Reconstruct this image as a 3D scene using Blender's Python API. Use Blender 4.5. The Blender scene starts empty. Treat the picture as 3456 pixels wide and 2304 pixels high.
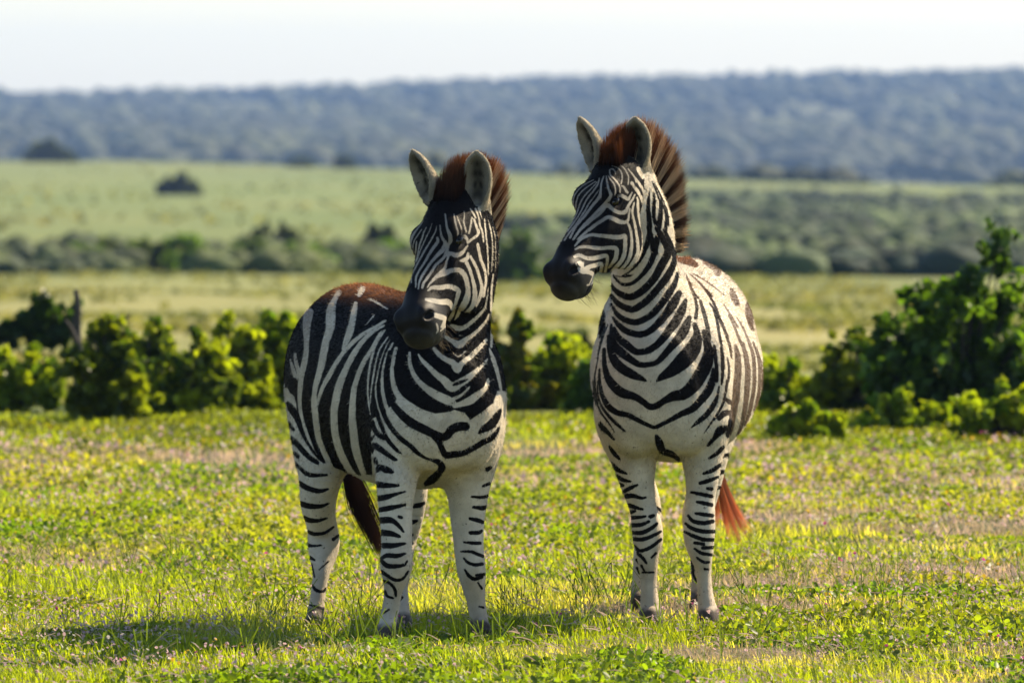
import bpy, bmesh, math, random
import numpy as np
from mathutils import Vector, Matrix

# ------------------------------------------------------------------ camera, sky, sun, exposure
scene = bpy.context.scene
COL = scene.collection
F_PX, CX, CY = 26787.0, 1728.0, 1152.0        # focal length and centre, in pixels of the photograph
CAM_Y, CAM_Z = -30.0, 1.95
PITCH = math.atan((CY - 404.0) / F_PX)
cam_data = bpy.data.cameras.new('camera')
cam_data.sensor_width = 36.0
cam_data.lens = 36.0 * F_PX / 3456.0
cam_data.clip_start = 0.5
cam_data.clip_end = 20000.0
cam_data.dof.use_dof = True
cam_data.dof.focus_distance = 29.85
cam_data.dof.aperture_fstop = 5.6
cam = bpy.data.objects.new('camera', cam_data)
cam.location = (0, CAM_Y, CAM_Z)
cam.rotation_euler = (math.pi / 2 - PITCH, 0, 0)
COL.objects.link(cam)
scene.camera = cam

SUN_EL, SUN_AZ = math.radians(41.0), math.radians(49.0)   # azimuth from +Y towards +X: behind the animals, to the right
world = bpy.data.worlds.new('World')
scene.world = world
world.use_nodes = True
wn = world.node_tree
wn.nodes.clear()
w_out = wn.nodes.new('ShaderNodeOutputWorld')
w_bg = wn.nodes.new('ShaderNodeBackground')
w_sky = wn.nodes.new('ShaderNodeTexSky')
w_sky.sky_type = 'NISHITA'
w_sky.sun_disc = False
w_sky.sun_elevation = SUN_EL
w_sky.sun_rotation = SUN_AZ
w_sky.altitude = 100.0
w_sky.air_density = 1.0
w_sky.dust_density = 0.7
w_sky.ozone_density = 2.0
w_bg.inputs['Strength'].default_value = 0.082
wn.links.new(w_sky.outputs[0], w_bg.inputs[0])
wn.links.new(w_bg.outputs[0], w_out.inputs[0])

sun_data = bpy.data.lights.new('sun', 'SUN')
sun_data.energy = 5.0
sun_data.angle = math.radians(0.5)
sun_data.color = (1.0, 0.84, 0.60)
sun = bpy.data.objects.new('sun', sun_data)
sun_dir = Vector((math.sin(SUN_AZ) * math.cos(SUN_EL), math.cos(SUN_AZ) * math.cos(SUN_EL), math.sin(SUN_EL)))
sun.rotation_euler = sun_dir.to_track_quat('Z', 'Y').to_euler()
sun.location = (20, 10, 30)
COL.objects.link(sun)

scene.view_settings.view_transform = 'Standard'
scene.view_settings.look = 'None'
scene.view_settings.exposure = 1.32
scene.view_settings.gamma = 1.0
scene.cycles.max_bounces = 8
scene.cycles.transparent_max_bounces = 6
scene.cycles.volume_bounces = 0
scene.cycles.use_denoising = True
scene.cycles.sample_clamp_indirect = 6.0

rng = np.random.default_rng(7)

# ------------------------------------------------------------------ helpers
_cp, _sp = math.cos(PITCH), math.sin(PITCH)

def at(x, y, Y):
    """photograph pixel at depth Y -> point in metres"""
    dx, dy = (x - CX) / F_PX, (CY - y) / F_PX
    d = np.array([dx, _cp + dy * _sp, -_sp + dy * _cp])
    return np.array([0, CAM_Y, CAM_Z]) + d * ((Y - CAM_Y) / d[1])

def px_of(P):
    q = P - np.array([0, CAM_Y, CAM_Z])
    depth = q[:, 1] * _cp - q[:, 2] * _sp
    up = q[:, 1] * _sp + q[:, 2] * _cp
    return CX + q[:, 0] / depth * F_PX, CY - up / depth * F_PX

def mpp(Y):
    return (Y - CAM_Y) / F_PX

def tag(o, label=None, cat=None, group=None, kind=None):
    if label: o['label'] = label
    if cat: o['category'] = cat
    if group: o['group'] = group
    if kind: o['kind'] = kind
    return o

def empty(name, loc=(0, 0, 0)):
    o = bpy.data.objects.new(name, None)
    o.location = loc
    COL.objects.link(o)
    return o

def mesh_from(name, verts, faces, mat=None, parent=None, smooth=True, loop=4):
    """verts (N,3); faces (M,loop) array; one mesh object"""
    me = bpy.data.meshes.new(name)
    verts = np.asarray(verts, dtype=np.float32)
    faces = np.asarray(faces, dtype=np.int32)
    me.vertices.add(len(verts))
    me.vertices.foreach_set('co', verts.ravel())
    m = len(faces)
    me.loops.add(m * loop)
    me.loops.foreach_set('vertex_index', faces.ravel())
    me.polygons.add(m)
    me.polygons.foreach_set('loop_start', np.arange(0, m * loop, loop, dtype=np.int32))
    me.polygons.foreach_set('loop_total', np.full(m, loop, dtype=np.int32))
    me.update(calc_edges=True)
    me.validate()
    if smooth:
        me.polygons.foreach_set('use_smooth', np.ones(len(me.polygons), dtype=bool))
    o = bpy.data.objects.new(name, me)
    COL.objects.link(o)
    if mat: me.materials.append(mat)
    if parent: o.parent = parent
    return o

def set_attr(o, name, arr):
    me = o.data
    arr = np.asarray(arr, dtype=np.float32)
    if arr.ndim == 1:
        a = me.attributes.new(name, 'FLOAT', 'POINT')
        a.data.foreach_set('value', arr)
    else:
        a = me.attributes.new(name, 'FLOAT_COLOR', 'POINT')
        if arr.shape[1] == 3:
            arr = np.hstack([arr, np.ones((len(arr), 1), dtype=np.float32)])
        a.data.foreach_set('color', arr.ravel())

def catmull(pts, n):
    P = np.asarray(pts, dtype=float)
    if len(P) < 3:
        t = np.linspace(0, 1, n + 1)[:, None]
        return P[0] * (1 - t) + P[-1] * t
    Q = np.vstack([2 * P[0] - P[1], P, 2 * P[-1] - P[-2]])
    out = []
    for i in range(1, len(Q) - 2):
        t = np.linspace(0, 1, n, endpoint=False)[:, None]
        a, b, c, d = Q[i - 1], Q[i], Q[i + 1], Q[i + 2]
        out.append(0.5 * (2 * b + (c - a) * t + (2 * a - 5 * b + 4 * c - d) * t ** 2 + (3 * b - a - 3 * c + d) * t ** 3))
    return np.vstack(out + [P[-1:]])

def norm(v):
    v = np.asarray(v, dtype=float)
    return v / np.linalg.norm(v)

def nodes(mat):
    mat.use_nodes = True
    nt = mat.node_tree
    nt.nodes.clear()
    out = nt.nodes.new('ShaderNodeOutputMaterial')
    def N(t, **kw):
        n = nt.nodes.new(t)
        for k, v in kw.items():
            setattr(n, k, v)
        return n
    def L(a, b):
        nt.links.new(a, b)
    return nt, out, N, L

def smoothstep(a, b, x):
    t = np.clip((x - a) / (b - a), 0, 1)
    return t * t * (3 - 2 * t)

def vnoise(p, seed=0):
    """cheap value noise on (N,2) or (N,3) points, 0..1"""
    p = np.asarray(p, dtype=float)
    d = p.shape[1]
    i = np.floor(p).astype(np.int64)
    f = p - i
    f = f * f * (3 - 2 * f)
    def h(ii):
        s = np.zeros(len(ii), dtype=np.uint64) + np.uint64(seed * 7919 + 13)
        for k in range(d):
            s = (s ^ (ii[:, k].astype(np.uint64) * np.uint64([73856093, 19349663, 83492791][k]))) * np.uint64(2654435761)
            s ^= s >> np.uint64(15)
        return (s & np.uint64(0xFFFF)).astype(float) / 65535.0
    r = np.zeros(len(p))
    for c in range(2 ** d):
        o = np.array([(c >> k) & 1 for k in range(d)])
        w = np.ones(len(p))
        for k in range(d):
            w = w * (f[:, k] if o[k] else 1 - f[:, k])
        r += w * h(i + o)
    return r

# ---- implicit bodies: swept ellipses blended into one surface, then meshed in one piece
class Body:
    def __init__(self, lo, hi, h):
        self.lo, self.h = np.array(lo, dtype=float), h
        self.n = np.ceil((np.array(hi) - self.lo) / h).astype(int) + 1
        self.f = np.full(self.n, 0.2, dtype=np.float32)
        self.best = np.full(self.n, 0.2, dtype=np.float32)
        self.lab = np.zeros(self.n, dtype=np.int8)
        self.ax = [(self.lo[k] + h * np.arange(self.n[k])).astype(np.float32) for k in range(3)]
    def box(self, lo, hi):
        a = np.clip(np.floor((np.array(lo) - self.lo) / self.h).astype(int), 0, self.n)
        b = np.clip(np.ceil((np.array(hi) - self.lo) / self.h).astype(int) + 1, 0, self.n)
        return tuple(slice(int(a[k]), int(b[k])) for k in range(3))
    def pts(self, sl, c):
        return (self.ax[0][sl[0]][:, None, None] - np.float32(c[0]), self.ax[1][sl[1]][None, :, None] - np.float32(c[1]),
                self.ax[2][sl[2]][None, None, :] - np.float32(c[2]))
    def tube_field(self, secs, margin=0.07, cap=1.0, inner=.3):
        """secs: list of (centre, side, up, r_side, r_up); returns slice and field"""
        C = np.array([s[0] for s in secs]); R = np.array([[s[3], s[4]] for s in secs])
        pad = R.max() + margin
        sl = self.box(C.min(0) - pad, C.max(0) + pad)
        shape = tuple(s.stop - s.start for s in sl)
        fld = np.full(shape, 0.2, dtype=np.float32)
        for si, (a, b) in enumerate(zip(secs[:-1], secs[1:])):
            ca, cb = np.array(a[0]), np.array(b[0])
            ab = cb - ca; L2 = float(ab @ ab)
            if L2 < 1e-10: continue
            T = ab / math.sqrt(L2)
            rr = max(a[3], a[4], b[3], b[4]) + margin
            s2 = self.box(np.minimum(ca, cb) - rr, np.maximum(ca, cb) + rr)
            if any(s.stop <= s.start for s in s2): continue
            x, y, z = self.pts(s2, ca)
            t = np.clip((x * ab[0] + y * ab[1] + z * ab[2]) / L2, 0, 1).astype(np.float32)
            S = norm(np.array(a[1]) + np.array(b[1])); S = norm(S - T * (S @ T))
            U = norm(np.cross(T, S))
            if U @ (np.array(a[2]) + np.array(b[2])) < 0: U = -U
            u = (x * S[0] + y * S[1] + z * S[2]) - t * np.float32(ab @ S)
            v = (x * U[0] + y * U[1] + z * U[2]) - t * np.float32(ab @ U)
            w = (x * T[0] + y * T[1] + z * T[2]) - t * np.float32(ab @ T)
            ra = a[3] + (b[3] - a[3]) * t; rb = a[4] + (b[4] - a[4]) * t
            c0 = cap if si == 0 else inner; c1 = cap if si == len(secs) - 2 else inner
            rc = np.minimum(ra, rb) * np.where(t < .5, c0, c1)
            k0 = np.sqrt((u / ra) ** 2 + (v / rb) ** 2 + (w / rc) ** 2) + 1e-6
            k1 = np.sqrt((u / ra ** 2) ** 2 + (v / rb ** 2) ** 2 + (w / rc ** 2) ** 2) + 1e-6
            d = k0 * (k0 - 1) / k1
            q = tuple(slice(s2[k].start - sl[k].start, s2[k].stop - sl[k].start) for k in range(3))
            q2 = tuple(slice(max(s.start, 0), s.stop) for s in q)
            if any(q[k].start < 0 or q[k].stop > shape[k] for k in range(3)):
                off = tuple(slice(max(0, -q[k].start), d.shape[k] - max(0, q[k].stop - shape[k])) for k in range(3))
                d = d[off]; q2 = tuple(slice(max(q[k].start, 0), min(q[k].stop, shape[k])) for k in range(3))
            fld[q2] = np.minimum(fld[q2], d)
        return sl, fld
    def ell_field(self, c, axes, r, margin=0.07):
        c = np.array(c); A = [norm(a) for a in axes]
        ext = np.sqrt(sum((r[i] * A[i]) ** 2 for i in range(3))) + margin
        sl = self.box(c - ext, c + ext)
        x, y, z = self.pts(sl, c)
        u, v, w = [x * a[0] + y * a[1] + z * a[2] for a in A]
        k0 = np.sqrt((u / r[0]) ** 2 + (v / r[1]) ** 2 + (w / r[2]) ** 2) + 1e-6
        k1 = np.sqrt((u / r[0] ** 2) ** 2 + (v / r[1] ** 2) ** 2 + (w / r[2] ** 2) ** 2) + 1e-6
        return sl, (k0 * (k0 - 1) / k1).astype(np.float32)
    def add(self, sl_f, k, label):
        sl, d = sl_f
        a = self.f[sl]
        hh = np.maximum(k - np.abs(a - d), 0) / k
        self.f[sl] = np.minimum(a, d) - hh * hh * k * 0.25
        m = d < self.best[sl]
        self.best[sl] = np.where(m, d, self.best[sl]); self.lab[sl] = np.where(m, label, self.lab[sl])
    def cut(self, sl_f, k):
        sl, d = sl_f
        a, d = self.f[sl], -d
        hh = np.maximum(k - np.abs(a - d), 0) / k
        self.f[sl] = np.maximum(a, d) + hh * hh * k * 0.25
    def mesh(self):
        f = self.f; n = self.n; ins = f < 0
        c = np.zeros(n - 1, dtype=np.int8)
        offs = [(i, j, k) for i in (0, 1) for j in (0, 1) for k in (0, 1)]
        for i, j, k in offs:
            c += ins[i:n[0] - 1 + i, j:n[1] - 1 + j, k:n[2] - 1 + k]
        act = (c > 0) & (c < 8)
        I = np.argwhere(act)
        idx = np.full(act.shape, -1, dtype=np.int32); idx[act] = np.arange(len(I))
        val = {o: f[I[:, 0] + o[0], I[:, 1] + o[1], I[:, 2] + o[2]].astype(float) for o in offs}
        s = np.zeros((len(I), 3)); cnt = np.zeros(len(I))
        for a in offs:
            for ax in range(3):
                if a[ax]: continue
                b = list(a); b[ax] = 1; b = tuple(b)
                va, vb = val[a], val[b]
                m = (va < 0) != (vb < 0)
                t = np.where(m, va / np.where(m, va - vb, 1), 0)
                p = np.tile(np.array(a, dtype=float), (len(I), 1)); p[:, ax] = t
                s += p * m[:, None]; cnt += m
        V = self.lo + self.h * (I + s / cnt[:, None])
        lab = self.lab[I[:, 0], I[:, 1], I[:, 2]]
        Q = []
        for ax in range(3):
            b, d = [(1, 2), (2, 0), (0, 1)][ax]
            A = [slice(None)] * 3; B = [slice(None)] * 3
            A[ax] = slice(0, -1); B[ax] = slice(1, None)
            ch = ins[tuple(A)] != ins[tuple(B)]
            E = np.argwhere(ch)
            ok = (E[:, b] > 0) & (E[:, d] > 0) & (E[:, b] < n[b] - 1) & (E[:, d] < n[d] - 1)
            E = E[ok]
            flip = ins[E[:, 0], E[:, 1], E[:, 2]]
            def g(db, dd):
                J = E.copy(); J[:, b] += db; J[:, d] += dd
                return idx[J[:, 0], J[:, 1], J[:, 2]]
            q = np.stack([g(-1, -1), g(0, -1), g(0, 0), g(-1, 0)], 1)
            q[~flip] = q[~flip][:, ::-1]
            Q.append(q)
        Fq = np.vstack(Q)
        Fq = Fq[(Fq >= 0).all(1)]
        V = relax(V, Fq, np.ones(len(V)), 2)
        return V, Fq, lab

def relax(V, Fq, w, it):
    E2 = np.vstack([Fq[:, [0, 1]], Fq[:, [1, 2]], Fq[:, [2, 3]], Fq[:, [3, 0]]])
    cn = np.maximum(np.bincount(E2[:, 0], minlength=len(V)) + np.bincount(E2[:, 1], minlength=len(V)), 1)[:, None]
    for i in range(it):
        for lam in (0.5, -0.52):
            acc = np.stack([np.bincount(E2[:, 0], V[E2[:, 1], k], len(V)) + np.bincount(E2[:, 1], V[E2[:, 0], k], len(V)) for k in range(3)], 1)
            V = V + (lam * w)[:, None] * (acc / cn - V)
    return V

def vnormals(V, Fq):
    n = np.cross(V[Fq[:, 2]] - V[Fq[:, 0]], V[Fq[:, 3]] - V[Fq[:, 1]])
    N = np.zeros_like(V)
    for k in range(3):
        for c in range(4):
            N[:, k] += np.bincount(Fq[:, c], n[:, k], len(V))
    return N / (np.linalg.norm(N, axis=1)[:, None] + 1e-12)

def refine(V, Fq, lab, mask):
    """split every quad whose vertices are all in mask into four (border quads become fans of quads via shared midpoints)"""
    fm = mask[Fq].all(1)
    S, K = Fq[fm], Fq[~fm]
    nv = len(V)
    e = np.vstack([S[:, [0, 1]], S[:, [1, 2]], S[:, [2, 3]], S[:, [3, 0]]])
    es = np.sort(e, 1)
    key = es[:, 0].astype(np.int64) * nv + es[:, 1]
    uk, inv = np.unique(key, return_inverse=True)
    ua, ub = (uk // nv).astype(int), (uk % nv).astype(int)
    M = (V[ua] + V[ub]) / 2
    Cn = V[S].mean(1)
    V2 = np.vstack([V, M, Cn])
    lab2 = np.concatenate([lab, lab[ua], lab[S[:, 0]]])
    m = len(S)
    e0, e1, e2, e3 = [nv + inv[k * m:(k + 1) * m] for k in range(4)]
    cc = nv + len(uk) + np.arange(m)
    N4 = np.vstack([np.stack([S[:, 0], e0, cc, e3], 1), np.stack([e0, S[:, 1], e1, cc], 1),
                    np.stack([cc, e1, S[:, 2], e2], 1), np.stack([e3, cc, e2, S[:, 3]], 1)])
    return V2, np.vstack([K, N4]), lab2

def fwd_lat(psi):
    p = math.radians(psi)
    return np.array([-math.sin(p), -math.cos(p), 0.0]), np.array([math.cos(p), -math.sin(p), 0.0])

# ------------------------------------------------------------------ the two zebras: bodies
TORSO, NECK, HEAD, EAR, LEG_A, LEG_B, LEG_C, LEG_D = 1, 2, 3, 4, 5, 6, 7, 8

def leg_secs(rows, psi, n=5):
    """rows: (x_left, x_right, y, Y, fore-aft radius px)"""
    R = catmull([(a, b, y, Y, s) for a, b, y, Y, s in rows], n)
    f, l = fwd_lat(psi)
    return [(at((a + b) / 2, y, Y), l, f, abs(b - a) / 2 * mpp(Y), s * mpp(Y)) for a, b, y, Y, s in R]

def spine_secs(rows, n=8):
    """rows: (x, y, Y, r_lateral, r_sagittal, psi)"""
    out = []
    for x, y, Y, rl, rs, psi in catmull(rows, n):
        f, l = fwd_lat(psi)
        up = np.array([0, 0, 1.0]) + f * 0.5
        out.append((at(x, y, Y), l, up, rl * mpp(Y), rs * mpp(Y)))
    return out

class HeadFrame:
    def __init__(self, O, psi, phi, roll, L):
        f, l = fwd_lat(psi)
        p = math.radians(phi)
        a = f * math.cos(p) + np.array([0, 0, -math.sin(p)])
        d = f * math.sin(p) + np.array([0, 0, math.cos(p)])
        r = math.radians(roll)
        M = np.array(Matrix.Rotation(r, 3, Vector(d)))
        self.a, self.d, self.s = M @ a, M @ d, M @ l
        self.O, self.k = np.array(O), L / 0.6
    def P(self, t, d, s):
        return self.O + self.k * (t * self.a + d * self.d + s * self.s)

def add_head(B, H):
    k = H.k
    # t along the head, dorsal line offset, depth, width
    rows = [(-.04, -.035, .15, .15), (.03, -.004, .215, .190), (.10, .008, .255, .212), (.17, .008, .270, .214), (.24, .000, .258, .196),
            (.31, .008, .246, .174), (.38, .016, .215, .155), (.45, .024, .196, .150), (.50, .026, .190, .158), (.545, .026, .190, .162), (.585, .012, .168, .150), (.612, -.014, .115, .122)]
    secs = []
    for t, d0, dep, w in catmull(rows, 8):
        secs.append((H.P(t, d0 - dep / 2, 0), H.s, H.d, w / 2 * k, dep / 2 * k))
    B.add(B.tube_field(secs, cap=.55), .05, HEAD)
    ax = (H.a, H.d, H.s)
    for sg in (-1, 1):
        B.add(B.ell_field(H.P(.265, -.205, sg * .050), ax, [.118 * k, .118 * k, .042 * k]), .04, HEAD)   # cheek
        B.add(B.ell_field(H.P(.160, -.030, sg * .080), ax, [.048 * k, .026 * k, .024 * k]), .035, HEAD)   # brow
        B.add(B.ell_field(H.P(.240, -.080, sg * .080), ax, [.090 * k, .014 * k, .016 * k]), .03, HEAD)    # cheekbone
        B.cut(B.ell_field(H.P(.190, -.062, sg * .112), ax, [.028 * k, .016 * k, .018 * k]), .012)          # eye socket
        B.add(B.ell_field(H.P(.560, -.012, sg * .054), ax, [.036 * k, .034 * k, .022 * k]), .03, HEAD)    # nostril wing
        B.cut(B.ell_field(H.P(.570, -.012, sg * .074), (norm(H.a + .6 * H.d), norm(H.d - .6 * H.a), H.s), [.026 * k, .014 * k, .020 * k]), .010)
    B.add(B.ell_field(H.P(.540, -.150, 0), ax, [.044 * k, .026 * k, .044 * k]), .022, HEAD)                 # lower lip / chin
    lip = [(H.P(.475 + .098 * u, -.132 - .012 * u + .010 * u * u, 0), H.s, H.d, .09 * k, .0052 * k) for u in np.linspace(0, 1, 6)]
    B.cut(B.tube_field(lip), .006)

def add_ear(B, e):
    """e: base, tip (px), half widths, Y base/tip, opening yaw"""
    (xb, yb, Yb), (xt, yt, Yt), wmax, psi, thick = e
    b, t = at(xb, yb, Yb), at(xt, yt, Yt)
    f, l = fwd_lat(psi)
    T = norm(t - b); S = norm(l - T * (l @ T)); U = norm(np.cross(T, S)); U = U if U @ f > 0 else -U
    prof = [(0, .62, .9), (.18, .86, 1.0), (.4, 1.0, .9), (.62, .97, .7), (.80, .78, .48), (.92, .50, .28), (1.0, .16, .12)]
    m = mpp(Yb)
    outer = [(b + (t - b) * u + U * (-.25 * thick * m * (1 - u)), S, U, max(w * wmax * m, .004), max(dd * thick * m, .005)) for u, w, dd in catmull(prof, 3)]
    B.add(B.tube_field(outer, margin=.03), .02, EAR)
    prof2 = [(.10, .46, .7), (.25, .72, .95), (.45, .86, .95), (.65, .82, .75), (.80, .60, .48), (.93, .22, .18)]
    inner = [(b + (t - b) * u + U * (.62 * thick * m * (.35 + .65 * (1 - u))), S, U, max(w * wmax * m, .004), max(dd * thick * m * .85, .004)) for u, w, dd in catmull(prof2, 3)]
    B.cut(B.tube_field(inner, margin=.03), .006)
    return b, t, S, U

def build_body(spec, h):
    B = Body(spec['lo'], spec['hi'], h)
    H = HeadFrame(at(*spec['poll']), *spec['head'])
    spec['H'] = H
    B.add(B.tube_field(spine_secs(spec['torso']), cap=.55), .06, TORSO)
    for c, r, psi, tilt in spec['muscle']:
        f, l = fwd_lat(psi)
        tl = math.radians(tilt)
        u = np.array([0, 0, math.cos(tl)]) + f * math.sin(tl)
        m = mpp(c[2])
        B.add(B.ell_field(at(*c), (l, np.cross(l, u), u), [r[0] * m, r[1] * m, r[2] * m]), .07, TORSO)
    B.add(B.tube_field(spine_secs(spec['neck'])), .08, NECK)
    for lab, rows, psi in spec['legs']:
        B.add(B.tube_field(leg_secs(rows, psi), cap=.55), .045 if lab in (LEG_A, LEG_B) else .04, lab)
    add_head(B, H)
    for rows in spec['ear_backs']:
        B.add(B.tube_field(spine_secs(rows, 5), margin=.03), .03, EAR)
    spec['ears_geo'] = [add_ear(B, e) for e in spec['ears']]
    V, Fq, lab = B.mesh()
    V = relax(V, Fq, np.where((lab == TORSO) | (lab == NECK), 1.0, 0.0), 30)
    return V, Fq, lab

Z1 = dict(
    lo=(-1.05, -1.15, -.06), hi=(.15, 1.35, 2.02),
    poll=(1478, 660, -.50), head=(41, 54, 15.5, .60),
    torso=[(1508, 1390, -.50, 140, 200, -20), (1488, 1370, -.40, 185, 245, -20), (1452, 1335, -.2, 215, 315, -20), (1375, 1315, .05, 232, 325, -20), (1310, 1310, .3, 240, 325, -20),
           (1245, 1280, .55, 240, 318, -20), (1192, 1255, .80, 225, 290, -20), (1165, 1260, 1.0, 150, 205, -20)],
    muscle=[((1345, 1390, -.30), (95, 150, 230), -20, 12), ((1610, 1395, -.22), (80, 140, 220), -20, 12),
            ((1430, 1440, -.50), (95, 80, 130), -20, 0), ((1590, 1440, -.40), (85, 80, 130), -20, 0),
            ((1095, 1330, .72), (110, 200, 250), -20, -8), ((1330, 1330, .85), (100, 190, 250), -20, -8)],
    neck=[(1480, 1300, -.24, 165, 255, -20), (1515, 1190, -.28, 138, 205, -14), (1548, 1070, -.31, 106, 172, 2), (1574, 940, -.36, 98, 150, 14),
          (1582, 810, -.37, 90, 128, 24), (1560, 720, -.38, 72, 95, 26)],
    legs=[(LEG_B, [(1258, 1440, 1400, -.34, 140), (1262, 1418, 1500, -.40, 115), (1268, 1410, 1583, -.43, 95), (1272, 1403, 1640, -.45, 85), (1278, 1392, 1710, -.46, 72),
                   (1285, 1390, 1774, -.47, 66), (1288, 1390, 1838, -.48, 62), (1283, 1391, 1889, -.49, 62), (1286, 1385, 1930, -.49, 58), (1297, 1358, 1991, -.48, 46),
                   (1291, 1347, 2048, -.48, 40), (1282, 1340, 2088, -.48, 46), (1275, 1337, 2120, -.50, 46), (1264, 1338, 2155, -.53, 56), (1262, 1338, 2172, -.53, 60)], -14),
          (LEG_A, [(1500, 1688, 1440, -.2, 140), (1490, 1676, 1530, -.2, 112), (1497, 1661, 1610, -.2, 90), (1512, 1646, 1678, -.2, 80), (1520, 1636, 1742, -.2, 70),
                   (1530, 1631, 1812, -.21, 64), (1537, 1633, 1876, -.22, 62), (1545, 1639, 1927, -.23, 60), (1562, 1637, 1985, -.22, 48), (1576, 1638, 2030, -.21, 42),
                   (1585, 1643, 2075, -.21, 44), (1590, 1650, 2110, -.22, 46), (1590, 1660, 2140, -.25, 56), (1588, 1664, 2154, -.25, 60)], -14),
          (LEG_C, [(985, 1190, 1400, .66, 170), (988, 1186, 1500, .60, 140), (1003, 1166, 1583, .55, 108), (1011, 1142, 1647, .55, 85), (1014, 1134, 1698, .58, 74),
                   (1027, 1132, 1742, .62, 66), (1038, 1140, 1787, .66, 64), (1039, 1146, 1825, .66, 60), (1042, 1140, 1863, .64, 52), (1055, 1112, 1935, .59, 40),
                   (1051, 1101, 1985, .57, 36), (1046, 1097, 2023, .55, 36), (1036, 1094, 2068, .53, 42), (1030, 1092, 2095, .50, 42), (1025, 1098, 2118, .46, 52), (1022, 1099, 2130, .46, 56)], -10),
          (LEG_D, [(1310, 1440, 1520, .45, 110), (1340, 1440, 1640, .40, 84), (1345, 1428, 1720, .40, 72), (1335, 1410, 1790, .44, 64), (1330, 1398, 1850, .42, 58),
                   (1334, 1385, 1930, .33, 42), (1340, 1375, 1990, .27, 36), (1340, 1380, 2060, .2, 38), (1338, 1388, 2100, .16, 44), (1335, 1393, 2130, .12, 54), (1333, 1394, 2142, .12, 56)], -20)],
    ear_backs=[[(1440, 590, -.415, 16, 18, 30), (1458, 620, -.415, 27, 24, 30), (1482, 662, -.42, 30, 26, 30)], [(1618, 640, -.385, 26, 20, 10), (1625, 690, -.37, 30, 24, 10), (1622, 730, -.36, 28, 26, 10)]],
    ears=[((1452, 668, -.44), (1392, 508, -.46), 46, 48, 44), ((1612, 685, -.42), (1609, 512, -.47), 49, 10, 44)],
)
Z2 = dict(
    lo=(-.10, -.35, -.06), hi=(1.12, 2.15, 2.05),
    poll=(2036, 532, .14), head=(47, 52, 10.5, .575),
    torso=[(2214, 1300, .29, 140, 190, -4), (2224, 1285, .40, 185, 235, -4), (2245, 1250, .62, 225, 300, -4), (2268, 1255, .85, 268, 300, -4), (2284, 1255, 1.10, 290, 298, -4),
           (2286, 1205, 1.40, 272, 285, -4), (2284, 1125, 1.68, 256, 262, -4), (2282, 1130, 1.90, 160, 190, -4)],
    muscle=[((2090, 1330, .52), (80, 150, 220), -4, 12), ((2385, 1325, .50), (85, 150, 225), -4, 12),
            ((2140, 1400, .36), (95, 80, 130), -4, 0), ((2300, 1400, .34), (95, 80, 130), -4, 0)],
    neck=[(2218, 1230, .56, 175, 255, -2), (2206, 1100, .52, 142, 215, 4), (2180, 980, .46, 114, 185, 10), (2172, 870, .40, 100, 158, 22), (2166, 760, .35, 88, 132, 32), (2135, 640, .30, 72, 100, 37)],
    legs=[(LEG_B, [(2020, 2215, 1400, .50, 135), (2049, 2218, 1490, .50, 112), (2068, 2214, 1559, .50, 92), (2098, 2209, 1643, .50, 78), (2124, 2215, 1712, .50, 68),
                   (2131, 2234, 1770, .49, 64), (2137, 2237, 1827, .49, 62), (2149, 2224, 1870, .49, 58), (2160, 2218, 1935, .50, 44), (2163, 2218, 1985, .50, 40),
                   (2160, 2226, 2040, .50, 46), (2157, 2232, 2068, .49, 46), (2156, 2236, 2090, .47, 54), (2154, 2238, 2110, .46, 58)], 0),
          (LEG_A, [(2300, 2462, 1420, .48, 130), (2300, 2445, 1490, .48, 108), (2304, 2434, 1555, .48, 90), (2313, 2426, 1612, .48, 80), (2316, 2413, 1689, .47, 68),
                   (2307, 2414, 1770, .46, 64), (2308, 2412, 1815, .46, 62), (2322, 2408, 1860, .46, 56), (2346, 2401, 1915, .47, 44), (2353, 2402, 1970, .47, 40),
                   (2355, 2412, 2030, .46, 46), (2356, 2426, 2068, .44, 46), (2356, 2430, 2092, .42, 54), (2354, 2434, 2114, .41, 58)], 0),
          (LEG_C, [(2050, 2180, 1420, 1.55, 170), (2075, 2190, 1520, 1.45, 130), (2110, 2205, 1620, 1.45, 90), (2140, 2226, 1690, 1.55, 68), (2150, 2232, 1745, 1.60, 62), (2145, 2215, 1800, 1.60, 52),
                   (2138, 2190, 1870, 1.60, 40), (2136, 2184, 1935, 1.60, 36), (2130, 2185, 1985, 1.60, 40), (2128, 2188, 2020, 1.58, 44), (2124, 2190, 2046, 1.55, 54)], 0),
          (LEG_D, [(2350, 2500, 1400, 1.5, 170), (2350, 2466, 1500, 1.42, 130), (2335, 2440, 1600, 1.42, 90), (2312, 2415, 1690, 1.52, 68), (2302, 2390, 1750, 1.58, 62), (2312, 2380, 1800, 1.58, 52),
                   (2328, 2380, 1870, 1.58, 40), (2333, 2382, 1935, 1.58, 36), (2332, 2386, 1985, 1.58, 40), (2330, 2388, 2020, 1.56, 44), (2326, 2390, 2046, 1.53, 54)], 0)],
    ear_backs=[[(2008, 480, .245, 14, 16, 40), (2022, 512, .245, 25, 22, 40), (2040, 552, .24, 30, 26, 40)], [(2160, 525, .285, 24, 20, 14), (2172, 575, .30, 28, 24, 14), (2172, 620, .31, 26, 26, 14)]],
    ears=[((2012, 560, .22), (1957, 398, .20), 48, 58, 44), ((2152, 562, .26), (2143, 398, .20), 49, 14, 44)],
)

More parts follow.
